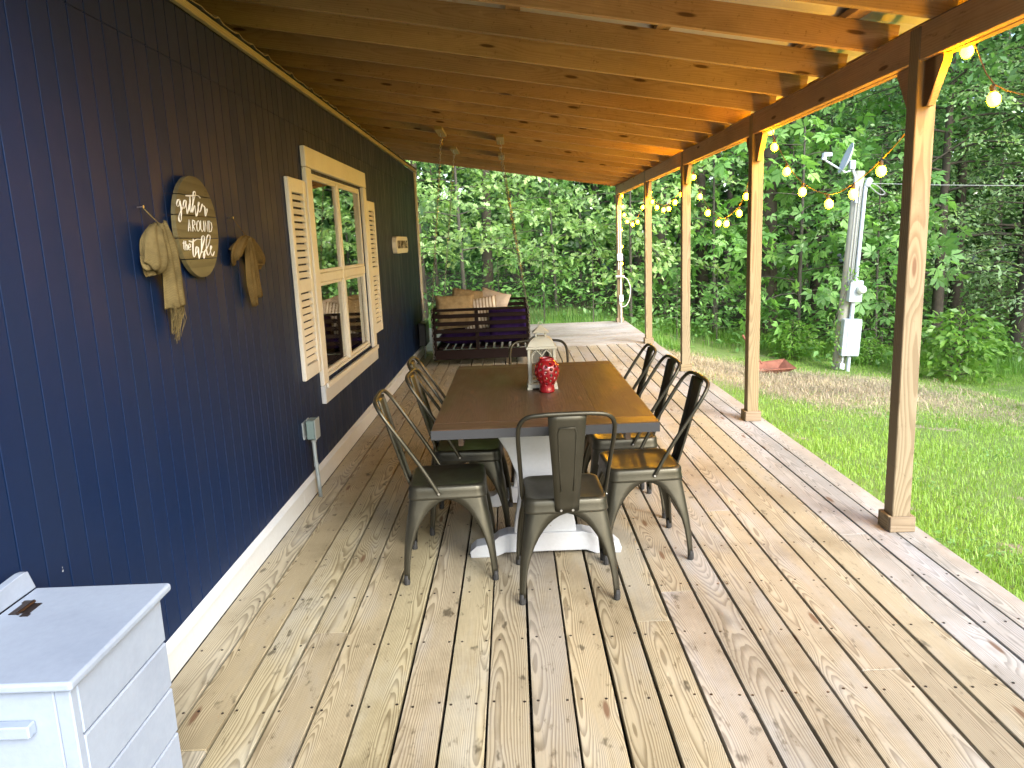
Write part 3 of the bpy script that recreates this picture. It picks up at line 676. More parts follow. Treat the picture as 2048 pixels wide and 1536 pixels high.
# lantern
ln = empty('lantern', (1.452, 3.885, TZ+.001), label='whitewashed house-shaped lantern with arched sides on the table', cat='lantern')
hw = .072
mb = MB()
mb.box((0, 0, .018), (hw*2+.008, hw*2+.008, .020), ch=.002)
for sx in (-1, 1):
    for sy in (-1, 1): mb.box((sx*(hw-.006), sy*(hw-.006), .005), (.026, .026, .010))
mb.build('base', m_ant, ln)
for sx in (-1, 1):
    for sy in (-1, 1): MB().box((0, 0, 0), (.013, .013, .180), ch=.001).build('post', m_ant, ln, loc=(sx*(hw-.007), sy*(hw-.007), .119))
for k in range(4):
    mb = MB(); a = k*math.pi/2; T = Matrix.Rotation(a, 4, 'Z') @ Matrix.Translation((0, -(hw-.007), 0))
    q = lambda pts, r=.0032: mb.tube([T @ Vector(p) for p in pts], r, 4)
    for c_ in (-.026, .026):
        for s in (-1, 1): q([(c_+s*.028, 0, .15), (c_+s*.024, 0, .175), (c_+s*.012, 0, .192), (c_, 0, .205)])
    q([(-.054, 0, .15), (-.054, 0, .03)], .004); q([(.054, 0, .15), (.054, 0, .03)], .004); q([(-.06, 0, .045), (.06, 0, .045)], .005)
    mb.build('side_frame', m_ant, ln)
MB().box((0, 0, .2155), (hw*2+.014, hw*2+.014, .013), ch=.002).build('top_plate', m_ant, ln)
def sq(mb, prof):
    vs = []; fs = []
    for h, z in prof: vs += [(-h, -h, z), (h, -h, z), (h, h, z), (-h, h, z)]
    for i in range(len(prof)-1):
        for k in range(4): fs.append((i*4+k, i*4+(k+1) % 4, i*4+4+(k+1) % 4, i*4+4+k))
    fs += [(3, 2, 1, 0), tuple(len(vs)-4+k for k in range(4))]
    return mb.add(vs, fs)
sq(MB(), [(.070, .2225), (.066, .234), (.058, .248), (.046, .260), (.032, .268), (.030, .270)]).build('dome', m_ant, ln)
mb = MB()
for sx in (-1, 1):
    for sy in (-1, 1): mb.box((sx*.024, sy*.024, .279), (.008, .008, .018))
mb.build('vent_posts', m_ant, ln)
sq(MB(), [(.040, .2885), (.042, .291), (.004, .326), (.002, .328)]).build('cap', m_ant, ln)
MB().tube([(-.012*math.cos(a), .0, .328+.012*math.sin(a)+.004) for a in np.linspace(-.6, 3.74, 12)], .0018, 5).build('ring', m_ant, ln)
MB().lathe([(.027, .0285), (.027, .10), (.024, .103)], 14).build('candle', plain('candle_wax', (.75, .68, .52), .5), ln, smooth=False)

# red lattice vase
vz = empty('lattice_vase', (1.472, 3.745, TZ+.001), label='red glazed pierced ceramic vase in front of the lantern', cat='vase')
prof = [(.036, 0), (.037, .010), (.034, .028), (.035, .040), (.0435, .055), (.0525, .070), (.0585, .085), (.0625, .100), (.0635, .115), (.0625, .130), (.057, .144), (.047, .155), (.038, .162), (.035, .168), (.038, .176)]
N_ = 28; vs = []; fs = []
for r_, z_ in prof:
    for k in range(N_): a = 2*math.pi*k/N_; vs.append((r_*math.cos(a), r_*math.sin(a), z_))
for i in range(len(prof)-1):
    for k in range(N_):
        if 3 <= i <= 10 and (k+(i-3)*2) % 4 in (0,) : continue
        fs.append((i*N_+k, i*N_+(k+1) % N_, (i+1)*N_+(k+1) % N_, (i+1)*N_+k))
mb = MB().add(vs, fs); vb = mb.build('body', m_red, vz, smooth=True, solid=.006, sub=2, fix=False)
MB().lathe([(.032, .004), (.032, .008)], 20).build('bottom', m_red, vz)

# ================================================================ chairs
def rrect(h, r, n=4):
    out = []
    for cx_, cy_, a0 in ((h-r, h-r, 0), (-h+r, h-r, 90), (-h+r, -h+r, 180), (h-r, -h+r, 270)):
        for k in range(n+1): a = rad(a0+90*k/n); out.append((cx_+r*math.cos(a), cy_+r*math.sin(a)))
    return out
def make_chair(label):
    c = empty('metal_chair', (0, 0, 0), label=label, cat='chair', group='gunmetal cafe chairs round the table')
    rings = [(.178, .045, .392), (.180, .045, .394), (.178, .045, .402), (.1755, .045, .425), (.175, .045, .440), (.170, .045, .449), (.160, .045, .4515), (.150, .04, .447), (.10, .035, .4425), (.03, .012, .441)]
    vs = []; fs = []; n = 20
    for h, r, z in rings: vs += [(x, y*1.0, z) for x, y in rrect(h, r)]
    for i in range(len(rings)-1):
        for k in range(n): fs.append((i*n+k, i*n+(k+1) % n, (i+1)*n+(k+1) % n, (i+1)*n+k))
    fs.append(tuple((len(rings)-1)*n+k for k in range(n)))
    MB().add(vs, fs).build('seat', m_gun, c, smooth=True, solid=.003)
    # stamped legs: L sections that widen into arches under the seat
    zs = [.028, .06, .10, .15, .20, .25, .29, .32, .345, .365, .38, .390, .3975]
    for sx in (-1, 1):
        for sy in (-1, 1):
            vs = []; fs = []
            for z in zs:
                t = (.3975-z)/.37; co_ = .172+.040*t+.006*math.sin(t*math.pi)
                zz = min(1, z/.388); win_ = (co_-.021)*(max(0, 1-zz**3.0))**.55*(1.0 if z > .12 else 1)
                arm = max(co_-win_, .02) if z < .389 else co_
                arm = min(arm, co_-.0005); r_ = min(.018+.02*(1-t), arm*.6)
                sec = [(co_-arm, co_-.010), (co_-arm, co_)]
                m_ = co_-r_
                sec.append(((co_-arm+m_)/2, co_+(.004 if t > .25 else 0)))
                for k in range(5): a = rad(90-90*k/4); sec.append((m_+r_*math.cos(a), m_+r_*math.sin(a)))
                sec.append((co_+(.004 if t > .25 else 0), (co_-arm+m_)/2))
                sec += [(co_, co_-arm), (co_-.010, co_-arm)]
                vs += [(sx*p, sy*q_, z) for p, q_ in sec]
            S = 11-1
            S = len(sec)
            for i in range(len(zs)-1):
                for k in range(S-1): fs.append((i*S+k, i*S+k+1, (i+1)*S+k+1, (i+1)*S+k))
            lg = MB().add(vs, fs).build('leg', m_gun, c, smooth=True, solid=.003)
            fx = .2035
            MB().lathe([(.013, .0), (.0145, .004), (.0145, .030), (.011, .045)], 10, Matrix.Translation((sx*fx, sy*fx, 0))).build('foot_cap', m_gunshelf, lg, smooth=False)
    hoop = [(.181, -.035, .415), (.183, -.045, .435), (.188, -.105, .545), (.194, -.180, .665), (.197, -.238, .755), (.189, -.272, .808), (.160, -.294, .840), (.105, -.302, .849), (.05, -.304, .851)]
    pts = hoop+[(-x, y, z) for x, y, z in hoop[::-1]]
    MB().tube(spline(pts, 3), .0095, 8).build('back_hoop', m_gun, c, smooth=True)
    vs = []; fs = []; PR = [(-.178, .398, .050), (-.181, .425, .051), (-.197, .47, .053), (-.222, .56, .058), (-.25, .66, .065), (-.273, .75, .071), (-.290, .82, .075), (-.297, .842, .076)]
    for y, z, h in PR: vs += [(-h, y+.010, z), (-h, y, z), (-h*.5, y-.004, z), (0, y-.005, z), (h*.5, y-.004, z), (h, y, z), (h, y+.010, z)]
    for i in range(len(PR)-1):
        for k in range(6): fs.append((i*7+k, i*7+k+1, (i+1)*7+k+1, (i+1)*7+k))
    sp = MB().add(vs, fs).build('back_splat', m_gun, c, smooth=True, solid=.003)
    mb = MB(); e = .0065
    pr = [(-.030, -.2895, .80), (-.034, -.287, .785)]
    pth = [(-.026, -.212, .50), (-.030, -.232, .575), (-.034, -.262, .68), (-.037, -.283, .765), (-.032, -.2935, .79), (.032, -.2935, .79), (.037, -.283, .765), (.034, -.262, .68), (.030, -.232, .575), (.026, -.212, .50)]
    mb.tube(pth, .0028, 5); mb.build('embossed_rib', m_gun, sp, smooth=True)
    for p in [(-.025, -.1835, .405), (.025, -.1835, .405)]:
        MB().lathe([(.0058, 0), (.005, .003)], 8, Matrix.Translation(p) @ Matrix.Rotation(rad(90), 4, 'X')).build('bolt', m_steel, c)
    for s in (-1, 1):
        MB().lathe([(.0058, 0), (.005, .003)], 8, Matrix.Translation((s*.189, -.036, .420)) @ Matrix.Rotation(rad(90)*s, 4, 'Y')).build('bolt', m_steel, c)
    return c
ch0 = make_chair('gunmetal chair at the near end of the table, back to the camera')
CH = [(1.505, 3.192, 0.03, None),
      (.975, 3.425, -math.pi/2+.04, 'gunmetal chair nearest the camera on the wall side of the table'),
      (1.045, 3.995, -math.pi/2-.03, 'gunmetal chair in the middle of the wall side of the table'),
      (.985, 4.47, -math.pi/2+.02, 'gunmetal chair farthest from the camera on the wall side of the table'),
      (1.905, 3.565, math.pi/2+.05, 'gunmetal chair nearest the camera on the lawn side of the table'),
      (1.895, 4.12, math.pi/2+.03, 'gunmetal chair in the middle of the lawn side of the table'),
      (1.865, 4.62, math.pi/2-.02, 'gunmetal chair farthest from the camera on the lawn side of the table'),
      (1.475, 4.83, math.pi, 'gunmetal chair at the far end of the table, behind the lantern')]
for i, (x_, y_, a, lb) in enumerate(CH):
    o = ch0 if i == 0 else copy_tree(ch0, None, lb)
    o.location = (x_, y_, .0015); o.rotation_euler = (0, 0, a)

# ================================================================ porch swing
SX0, SX1, SY0, SY1 = .30, 1.48, 9.42, 10.92
sw = empty('porch_swing', ((SX0+SX1)/2, (SY0+SY1)/2, .08), label='dark brown slatted swing bed hanging on chains at the far deck end', cat='swing')
def sl(name, p0, p1, a, b, up_=(0, 0, 1)): return lumber(name, p0, p1, a, b, m_dark, sw, up_, .003)
for yy in (SY0, SY1):
    for x_ in (SX0, (SX0+SX1)/2-.05, SX1): sl('upright', (x_, yy, .08 if x_ in (SX0, SX1) else .10), (x_, yy, .70), .045, .04, (0, 1, 0))
    off = -.03 if yy == SY0 else .03
    for z_ in (.35, .445, .54, .635): sl('end_slat', (SX0, yy+off, z_), (SX1, yy+off, z_), .02, .05)
    sl('end_rail', (SX0-.03, yy+off*.5, .712), (SX1+.03, yy+off*.5, .712), .075, .03)
    sl('base_rail', (SX0, yy+off, .15), (SX1, yy+off, .15), .03, .12)
for x_ in (SX0, SX1): sl('side_rail', (x_, SY0+.025, .15), (x_, SY1-.025, .15), .035, .12)
for k in range(11):
    x_ = SX0+.08+k*(SX1-SX0-.16)/10; sl('seat_slat', (x_, SY0, .225), (x_, SY1, .225), .075, .02)
for z_ in (.40, .50, .60, .70): sl('back_slat', (SX0-.022, SY0, z_), (SX0-.022, SY1, z_), .02, .055)
def chain(a, b, name='chain'):
    a = Vector(a); b = Vector(b); d = b-a; n_ = int(d.length/.034); mb = MB(); d.normalize()
    s1 = d.cross(Vector((1, .3, 0))).normalized(); s2 = d.cross(s1)
    for i in range(n_):
        c_ = a+d*((i+.5)*.034); s = s1 if i % 2 else s2
        mb.tube([c_+d*(.022*math.cos(t))+s*(.011*math.sin(t)) for t in np.linspace(0, 2*math.pi, 9)[:-1]], .0032, 4, closed=True)
    o = mb.build(name, m_steel, sw, fix=False); o.matrix_parent_inverse = pinv(sw)
hk = [(.535, 9.2), (1.232, 9.2), (.568, 10.8), (1.222, 10.8)]
for (x_, y_), (bx_, by_) in zip(hk, [(SX0-.02, SY0-.06), (SX1+.02, SY0-.06), (SX0-.02, SY1+.06), (SX1+.02, SY1+.06)]):
    zt = zr(x_)-.045
    chain((x_, y_, zt-.07), (bx_, by_, .62)); chain((bx_, by_, .62), (bx_+.004, by_, .17 if bx_ > 1 else .10))
    lb = {(.535, 9.2): 'near hanger block over the wall side of the swing', (1.232, 9.2): 'near hanger block over the lawn side of the swing', (.568, 10.8): 'far hanger block over the wall side of the swing', (1.222, 10.8): 'far hanger block over the lawn side of the swing'}[(x_, y_)]
    hb = empty('hanger_block', (x_, y_, zr(x_)), label=lb, cat='bracket', group='wooden blocks holding the swing chains')
    n0 = max(r for r in raf if r < y_+.02); n1_ = n0+.601
    bl = lumber('block', (x_, n0-.02, zr(x_)-.021), (x_, n1_+.02, zr(x_)-.021), .089, .038, m_trimw, hb)
    q = [(0, 0, -.04), (0, 0, -.075), (.014, 0, -.092), (.016, 0, -.11), (.004, 0, -.125), (-.012, 0, -.118)]
    MB().tube(spline(q, 4), .004, 6).build('hook', m_steel, hb, smooth=True)
def cushion(name, d, mat, loc, rot, label, cat, group=None, pinch=.14, seams=0):
    A = 22; vs = []; fs = []; rr = random.Random(hash(label) % 999)
    for s in (1, -1):
        for i in range(A+1):
            for j in range(A+1):
                u = i/A*2-1; v = j/A*2-1
                h = (max(0, 1-u**4)*max(0, 1-v**4))**.42
                pu = u*(1-pinch*(1-v*v)*.35*abs(u)**3*1.2); pv = v*(1-pinch*(1-u*u)*.35*abs(v)**3*1.2)
                wr = .03*math.sin(5*u+3*v)*h
                if seams: h *= 1-.25*max(0, math.cos(u*math.pi*seams))**24
                vs.append((pu*d[0]/2, pv*d[1]/2, s*(h+wr*h)*d[2]/2))
    n_ = (A+1)*(A+1)
    for s in (0, 1):
        for i in range(A):
            for j in range(A):
                f = (s*n_+i*(A+1)+j, s*n_+(i+1)*(A+1)+j, s*n_+(i+1)*(A+1)+j+1, s*n_+i*(A+1)+j+1); fs.append(f if s == 0 else f[::-1])
    o = MB().add(vs, fs).build(name, mat, smooth=True, loc=loc, rot=rot, fix=False)
    return tag(o, label, cat, group)
cushion('seat_cushion', (SX1-SX0-.04, SY1-SY0-.1, .20), m_purple, ((SX0+SX1)/2, (SY0+SY1)/2, .335), (0, 0, 0), 'purple mattress cushion filling the swing seat', 'cushion', pinch=.02, seams=2)
cushion('bolster_cushion', (.52, .38, .20), m_purple, (1.25, 9.585, .50), (rad(78), 0, rad(4)), 'purple cushion propped upright inside the near end of the swing', 'cushion', pinch=.05)
gp = 'throw pillows heaped on the swing'
cushion('pillow', (.52, .46, .19), m_tan, (.56, 9.72, .66), (rad(70), 0, rad(12)), 'tan gathered throw pillow nearest the wall on the swing', 'pillow', gp)
cushion('pillow', (.50, .46, .18), m_tan, (.70, 10.05, .71), (rad(66), rad(8), rad(-8)), 'tan throw pillow standing behind the others on the swing', 'pillow', gp)
cushion('pillow', (.46, .44, .17), m_stripe, (.88, 9.76, .62), (rad(68), rad(-8), rad(-6)), 'brown and cream striped throw pillow on the swing', 'pillow', gp)
cushion('pillow', (.44, .44, .16), m_oat, (1.02, 10.0, .69), (rad(70), rad(14), rad(-25)), 'pale oatmeal throw pillow at the right of the pillow heap', 'pillow', gp)
# ================================================================ string lights
sl_ = empty('string_lights', (3.3, 1.3, 2.2), label='string of warm glowing globe bulbs swagged between the porch posts', cat='string lights')
bays = [
 [('a', 1.31, 2.24), (1.62, 2.02), (2.0, 1.88), (2.42, 1.83), (2.84, 1.90), (3.21, 2.02), (3.41, 2.25), ('a', 3.66, 2.27)],
 [('a', 3.66, 2.25), (3.82, 1.97), (4.13, 1.82), (4.45, 1.72), (4.79, 1.68), (5.22, 1.78), (5.53, 1.94), (5.80, 2.14), (5.90, 2.27), ('a', 6.05, 2.42), (6.15, 2.40)],
 [(6.15, 2.40), ('a', 6.2, 2.2), (6.30, 2.02), (6.46, 1.82), (6.66, 1.69), (7.04, 1.61), (7.31, 1.62), (7.71, 1.73), (8.04, 1.91), (8.33, 2.13), ('a', 8.42, 2.40), (8.50, 2.44)],
 [('a', 8.50, 2.4), (8.66, 2.15), (8.90, 1.98), (9.25, 1.91), (9.63, 1.85), (9.95, 1.85), (10.40, 1.90), (10.72, 1.99), (10.90, 2.13), ('a', 10.80, 2.40), (11.18, 2.33)],
 [('a', 11.2, 2.38), (11.5, 1.95), (12.0, 1.75), (12.49, 1.72), (13.08, 1.78), (13.40, 1.9), (13.58, 2.05), (13.68, 2.24), ('a', 13.78, 2.42), (13.82, 2.42)],
 [('a', 13.82, 2.3), ('a', 13.82, 1.9), (13.83, 1.65), (13.80, 1.35), (13.82, 1.05), ('a', 13.8, .95)]]
gm = MB().lathe([(.004, -.048), (.014, -.0445), (.022, -.034), (.025, -.021), (.0238, -.008), (.017, .002), (.010, .008), (.009, .011)], 14)
sm = MB().lathe([(.0105, .008), (.0115, .012), (.011, .034), (.006, .040)], 10)
mg = ms = None; seen = set(); cord = MB(); prevpt = None
for bi, b in enumerate(bays):
    pts = []
    for p in b:
        y, z = (p[1], p[2]) if p[0] == 'a' else p
        x = 3.312 if bi < 5 else 3.318
        if p[0] == 'a': pts.append((x, y, z)); continue
        pts.append((x-.012, y, z+.058))
        if (y, z) in seen: continue
        seen.add((y, z))
        if mg is None: bo = gm.build('bulb', m_bulb, sl_, smooth=True); mg = bo.data; so_ = sm.build('socket', m_gunshelf, bo); ms = so_.data
        else:
            bo = bpy.data.objects.new('bulb', mg); COL.objects.link(bo); bo.parent = sl_
            so_ = bpy.data.objects.new('socket', ms); COL.objects.link(so_); so_.parent = bo
        bo.matrix_parent_inverse = pinv(sl_); bo.location = (x-.012, y, z+.018); bo.rotation_euler = (random.uniform(-.15, .15), random.uniform(-.15, .15), 0)
    cord.tube(spline(pts, 4), .0028, 5)
cord.tube([(3.178, y, 2.406-.012*abs(math.sin((y-3.66)*1.31))) for y in np.arange(1.0, 13.75, .2)], .003, 5)
o = cord.build('cord', m_cord, sl_); o.matrix_parent_inverse = pinv(sl_)

# ================================================================ fittings on the farthest post
ft = empty('conduit_run', (3.245, 13.64, 0), label='white conduit and outlet boxes running down the farthest porch post', cat='conduit')
MB().tube([(.012, -.028, .002), (.012, -.028, 2.2)], .011, 8).build('conduit', m_wcord, ft)
MB().tube([(-.022, -.026, .95), (-.022, -.026, 2.2)], .008, 8).build('conduit', m_wcord, ft)
MB().box((0, 0, 0), (.10, .05, .125), ch=.006).build('outlet_box', m_panel, ft, loc=(0, -.042, 1.17))
MB().box((0, 0, 0), (.075, .045, .12), ch=.006).build('outlet_box', m_panel, ft, loc=(.012, -.062, .44))
MB().tube(spline([(-.07, -.04, .82), (0, -.06, .825), (.08, -.05, .81), (.14, -.04, .75), (.18, -.04, .62), (.16, -.05, .42), (.10, -.06, .31), (.02, -.07, .29), (-.02, -.065, .36), (.0, -.065, .41)], 6), .007, 6).build('white_cord', m_wcord, ft, smooth=True)
MB().box((0, 0, 0), (.16, .05, .035), ch=.01).build('cord_wrap', m_wcord, ft, loc=(.0, -.028, .83))

# ================================================================ utility pole
PB = Vector((7.56, 14.31, G(7.56, 14.31))); k_ = 1.518
tilt = Matrix.Rotation(rad(4.2), 4, 'Y')
up_ = empty('utility_pole', PB, label='leaning grey timber utility pole at the lawn edge', cat='pole'); up_.rotation_euler = (0, rad(3.4), 0)
hgt = 3.72
MB().tube([(-.02, 0, -.3), (-.02, 0, 0), (-.01, .0, hgt*.5), (0, 0, hgt)], [.125, .12, .105, .093], 12).build('shaft', m_pole, up_, smooth=True)
for dx in (-.045, .0, .04):
    MB().tube([(dx-.01, -.118+abs(dx)*.4, 1.6), (dx, -.10+abs(dx)*.4, 3.45)], .012, 6).build('cable', m_wire, up_)
MB().tube([(.095, -.115, 1.72), (.10, -.095, 3.45)], .035, 10).build('riser_conduit', m_panel, up_)
mb = MB(); mb.lathe([(.04, 0), (.055, .03), (.06, .10), (.05, .155), (.02, .18)], 12, Matrix.Translation((.11, -.095, 3.43)) @ Matrix.Rotation(rad(22), 4, 'Y')); mb.build('weather_head', m_panel, up_, smooth=True)
MB().box((0, 0, 0), (.24, .13, .40), ch=.01).build('meter_box', m_panel, up_, loc=(.06, -.19, 1.53))
mt = MB().lathe([(.085, 0), (.085, .05), (.075, .10), (.05, .125), (.01, .13)], 18, Matrix.Translation((.13, -.255, 1.57)) @ Matrix.Rotation(rad(90), 4, 'X')).build('meter_glass', plain('meter_glass', (.62, .68, .62), .15), up_, smooth=True)
MB().tube([(.06, -.16, .98), (.06, -.16, 1.34)], .04, 10).build('nipple', m_panel, up_)
MB().box((0, 0, 0), (.33, .16, .70), ch=.012).build('breaker_panel', m_panel, up_, loc=(.05, -.21, .66))
MB().box((0, 0, 0), (.25, .012, .64), ch=.004).build('panel_door', m_panel, up_, loc=(.085, -.297, .66))
MB().tube([(.075, -.2, -.1), (.075, -.2, .32)], .036, 10).build('conduit', m_panel, up_)
MB().tube([(-.05, -.2, .14), (-.045, -.2, .32)], .02, 8).build('conduit', m_panel, up_)
MB().box((0, 0, 0), (.09, .06, .12), ch=.008).build('junction_box', m_panel, up_, loc=(-.05, -.2, .10))
dsh = empty('satellite_dish', PB+Vector((.10, -.12, 3.42)), label='small grey satellite dish on top of the utility pole', cat='satellite dish')
mb = MB(); prof = []
for i in range(7): r_ = .30*i/6; prof.append((max(r_, .004), .16*(r_/.30)**2*.42))
T = Matrix.Translation((-.12, .02, .50)) @ Matrix.Rotation(rad(-9), 4, 'Z') @ Matrix.Rotation(rad(-68), 4, 'Y') @ Matrix.Diagonal((.95, .85, 1, 1))
vs = []; fs = []; n_ = 28
for r_, z_ in prof:
    for k in range(n_): a = 2*math.pi*k/n_; vs.append(T @ Vector((r_*math.cos(a), r_*math.sin(a), z_)))
for i in range(len(prof)-1):
    for k in range(n_): fs.append((i*n_+k, i*n_+(k+1) % n_, (i+1)*n_+(k+1) % n_, (i+1)*n_+k))
fs.append(tuple(range(n_)))
MB().add(vs, fs).build('reflector', m_panel, dsh, smooth=True, solid=.01)
MB().tube([(.03, .0, -.28), (.0, .0, .18), (-.06, .01, .34), (-.09, .01, .45)], .028, 8).build('mast', m_panel, dsh)
MB().box((-.07, .01, .40), (.10, .10, .16), ch=.01).build('bracket', m_panel, dsh)
MB().tube([(-.10, 0, .30), (-.20, -.02, .27), (-.60, -.06, .50)], .018, 6).build('feed_arm', m_panel, dsh)
MB().tube([(-.62, -.06, .50), (-.60, -.06, .60)], .045, 10).box((-.56, -.06, .59), (.16, .10, .07), ch=.01).build('receiver', m_panel, dsh)
pw = MB()
A = PB+Vector((.38, -.1, 3.50))
for k, (dz, ex) in enumerate([(-.02, (24, 16, 2.75)), (-.05, (24, 15.2, 2.2)), (.0, (24, 16.5, 3.2))][:1]):
    B = Vector(ex); pw.tube([A.lerp(B, t)+Vector((0, 0, dz-.35*4*t*(1-t))) for t in np.linspace(0, 1, 14)], .006, 5)
pw.tube(spline([A+Vector((-.03, 0, .0)), A+Vector((.12, 0, -.06)), A+Vector((.28, 0, -.2)), A+Vector((.18, 0, -.22)), A+Vector((-.03, 0, -.05))], 5), .010, 5)
tag(pw.build('power_line', m_wire), 'pale power cables running from the utility pole to the right', 'cable')

# ================================================================ rusty tray
ty = empty('rusty_tray', (5.80, 13.1, G(5.80, 13.1)+.0), rz=rad(14), label='rusty red metal barrow tray with a handle bar lying in dry straw', cat='wheelbarrow')
mb = MB()
for (x0, x1, y0, y1, z) in [(-.30, .30, -.16, .16, .06)]:
    vs = [(-.28, -.15, .05), (.28, -.15, .05), (.28, .17, .06), (-.28, .17, .06), (-.36, -.22, .12), (.38, -.22, .11), (.44, .22, .20), (-.34, .22, .17)]
    mb.add(vs, [(0, 1, 2, 3), (0, 4, 5, 1), (1, 5, 6, 2), (2, 6, 7, 3), (3, 7, 4, 0)])
mb.build('tray', m_rust, ty, solid=.012)
MB().tube([(-.36, -.22, .12), (.38, -.22, .11), (.44, .22, .20), (-.34, .22, .17)], .012, 6, closed=True).build('rolled_rim', m_rust, ty)
MB().tube([(-.02, .21, .15), (-.16, .28, .38), (-.33, .36, .68)], .018, 7).build('handle', m_rust, ty)
MB().box((0, 0, .025), (.4, .06, .05)).build('runner', m_rust, ty)

# ================================================================ vegetation
T_OV = (np.array([(0, 0, 0), (.24, .42, .05), (0, 1, -.12), (0, .5, -.02), (-.24, .42, .05)], float), [(0, 1, 2, 3), (0, 3, 2, 4)])
_h = [(.0, 0), (.07, .16), (.05, .24), (.25, .38), (.11, .48), (.33, .66), (.15, .74), (.17, .92), (0, 1)]
_o = _h+[(-x, y) for x, y in _h[-2:0:-1]]
T_OAK = (np.array([(x, y, .18*abs(x)-.16*y*y) for x, y in _o]), [tuple(range(len(_o)))])
def _star():
    v = []; f = []
    for k, (a, L) in enumerate([(-105, .36), (-62, .50), (-25, .60), (25, .60), (62, .50), (105, .36)]):
        a = rad(a+6*(-1)**k); d = np.array([math.sin(a), math.cos(a)]); p = np.array([d[1], -d[0]]); o = len(v)
        for (t, s, z) in [(.02, 0, 0), (.62*L, .155*L*1.25, .02), (L, 0, -.10), (.62*L, -.155*L*1.25, .02)]:
            q = np.array([0, .38])*.0+d*t+p*s; v.append((q[0], q[1]+.35, z))
        f.append((o, o+1, o+2, o+3))
    return np.array(v), f
T_STAR = _star()
T_Q = (np.array([(0, 0, 0), (.26, .5, .04), (0, 1, -.08), (-.26, .5, .04)], float), [(0, 1, 2, 3)])
def leaves(name, pos, ax, nr, size, tmpl, rnd_, mat, parent=None):
    tv, tf = tmpl; N = len(pos); ax = ax/np.linalg.norm(ax, axis=1, keepdims=True)
    x = np.cross(ax, nr); x /= np.linalg.norm(x, axis=1, keepdims=True)+1e-9; nr = np.cross(x, ax)
    V = pos[:, None, :]+size[:, None, None]*(tv[None, :, 0:1]*x[:, None, :]+tv[None, :, 1:2]*ax[:, None, :]+tv[None, :, 2:3]*nr[:, None, :])
    K = len(tv); V = V.reshape(-1, 3)
    loops = np.concatenate([np.array(f) for f in tf]); cnt = np.array([len(f) for f in tf])
    L = (loops[None, :]+(np.arange(N)*K)[:, None]).reshape(-1); C_ = np.tile(cnt, N)
    me = bpy.data.meshes.new(name); me.vertices.add(len(V)); me.vertices.foreach_set('co', V.astype(np.float32).ravel())
    me.loops.add(len(L)); me.loops.foreach_set('vertex_index', L.astype(np.int32)); me.polygons.add(len(C_))
    st = np.concatenate([[0], np.cumsum(C_)[:-1]]); me.polygons.foreach_set('loop_start', st.astype(np.int32)); me.polygons.foreach_set('loop_total', C_.astype(np.int32))
    at = me.attributes.new('rnd', 'FLOAT', 'POINT'); at.data.foreach_set('value', np.repeat(rnd_, K).astype(np.float32))
    me.materials.append(mat); me.update(); me.validate()
    o = bpy.data.objects.new(name, me); COL.objects.link(o)
    if parent: o.parent = parent
    return o
def make_tree(name, seed, H, zb, nl, Lmax, prof, tmpl, lsize, lmat, bark, r0_, tw_gap=.22, lf_gap=.10, twl=.30, rise=.25, droop=.35, lean=0.0, jit=.06, tilt=.75):
    R = np.random.default_rng(seed); rr = random.Random(seed)
    t = empty(name, (0, 0, 0)); mb = MB()
    bend = [(0, 0)]; steps = 8
    tp = []
    bx = rr.uniform(-.06, .06)*H*.3; by = rr.uniform(-.06, .06)*H*.3
    for i in range(steps+1):
        f = i/steps; tp.append((bx*math.sin(f*2.2)+lean*f*H, by*math.sin(f*1.7), -.25+f*(H+.25)))
    mb.tube(tp, [r0_*(1-.85*(i/steps)**.9)*(1.35 if i == 0 else 1) for i in range(steps+1)], 8, cap=False)
    def at(h):
        f = min(max((h+.25)/(H+.25), 0), 1)*steps; i = min(int(f), steps-1); return Vector(tp[i]).lerp(Vector(tp[i+1]), f-i)
    P = []; A = []
    for i in range(nl):
        f = (i+rr.random())/nl; h = zb+(H-zb)*f**.95; L = Lmax*prof(f)*rr.uniform(.7, 1.25)
        az = i*2.39996+rr.uniform(-.4, .4); d = Vector((math.cos(az), math.sin(az), 0)); s = at(h)
        pts = []; m = 6
        cv = rr.uniform(-.35, .35)
        for k in range(m+1):
            u = k/m; dd = Vector((math.cos(az+cv*u), math.sin(az+cv*u), 0))
            pts.append(s+dd*(L*u)+Vector((0, 0, L*(rise*u-droop*u*u)+rr.uniform(-.04, .04)*L*.3)))
        rb = max(.008, r0_*.28*(1-f*.6)); mb.tube(pts, [rb*(1-.85*k/m) for k in range(m+1)], 5, cap=False)
        nt = max(2, int(L*.85/tw_gap))
        for k in range(nt):
            u = .2+.8*(k+.5)/nt; q = u*m; j = min(int(q), m-1); b = pts[j].lerp(pts[j+1], q-j)
            ld = (pts[j+1]-pts[j]).normalized(); a2 = az+(1 if k % 2 else -1)*rr.uniform(.5, 1.1)
            td = Vector((math.cos(a2), math.sin(a2), rr.uniform(-.35, .25))).normalized(); tl = (twl*(1.25-u)+.12)*L*rr.uniform(.6, 1.2)+.08
            if k == nt-1: td = ld
            nlv = max(2, int(tl/lf_gap))
            for e in range(nlv):
                v = (e+rr.random())/nlv; P.append(b+td*(tl*v)+Vector((0, 0, -.18*tl*v*v))); A.append(td)
    P = np.array([tuple(p) for p in P]); A = np.array([tuple(a) for a in A]); N = len(P)
    P = P+R.normal(0, jit, P.shape); A = A+R.normal(0, .55, A.shape); A[:, 2] -= .15
    NR = np.tile([0., 0., 1.], (N, 1))+R.normal(0, tilt, (N, 3))
    leaves('crown', P, A, NR, lsize*R.uniform(.65, 1.25, N), tmpl, R.random(N), lmat, t)
    mb.build('trunk', bark, t, smooth=True, fix=False)
    return t
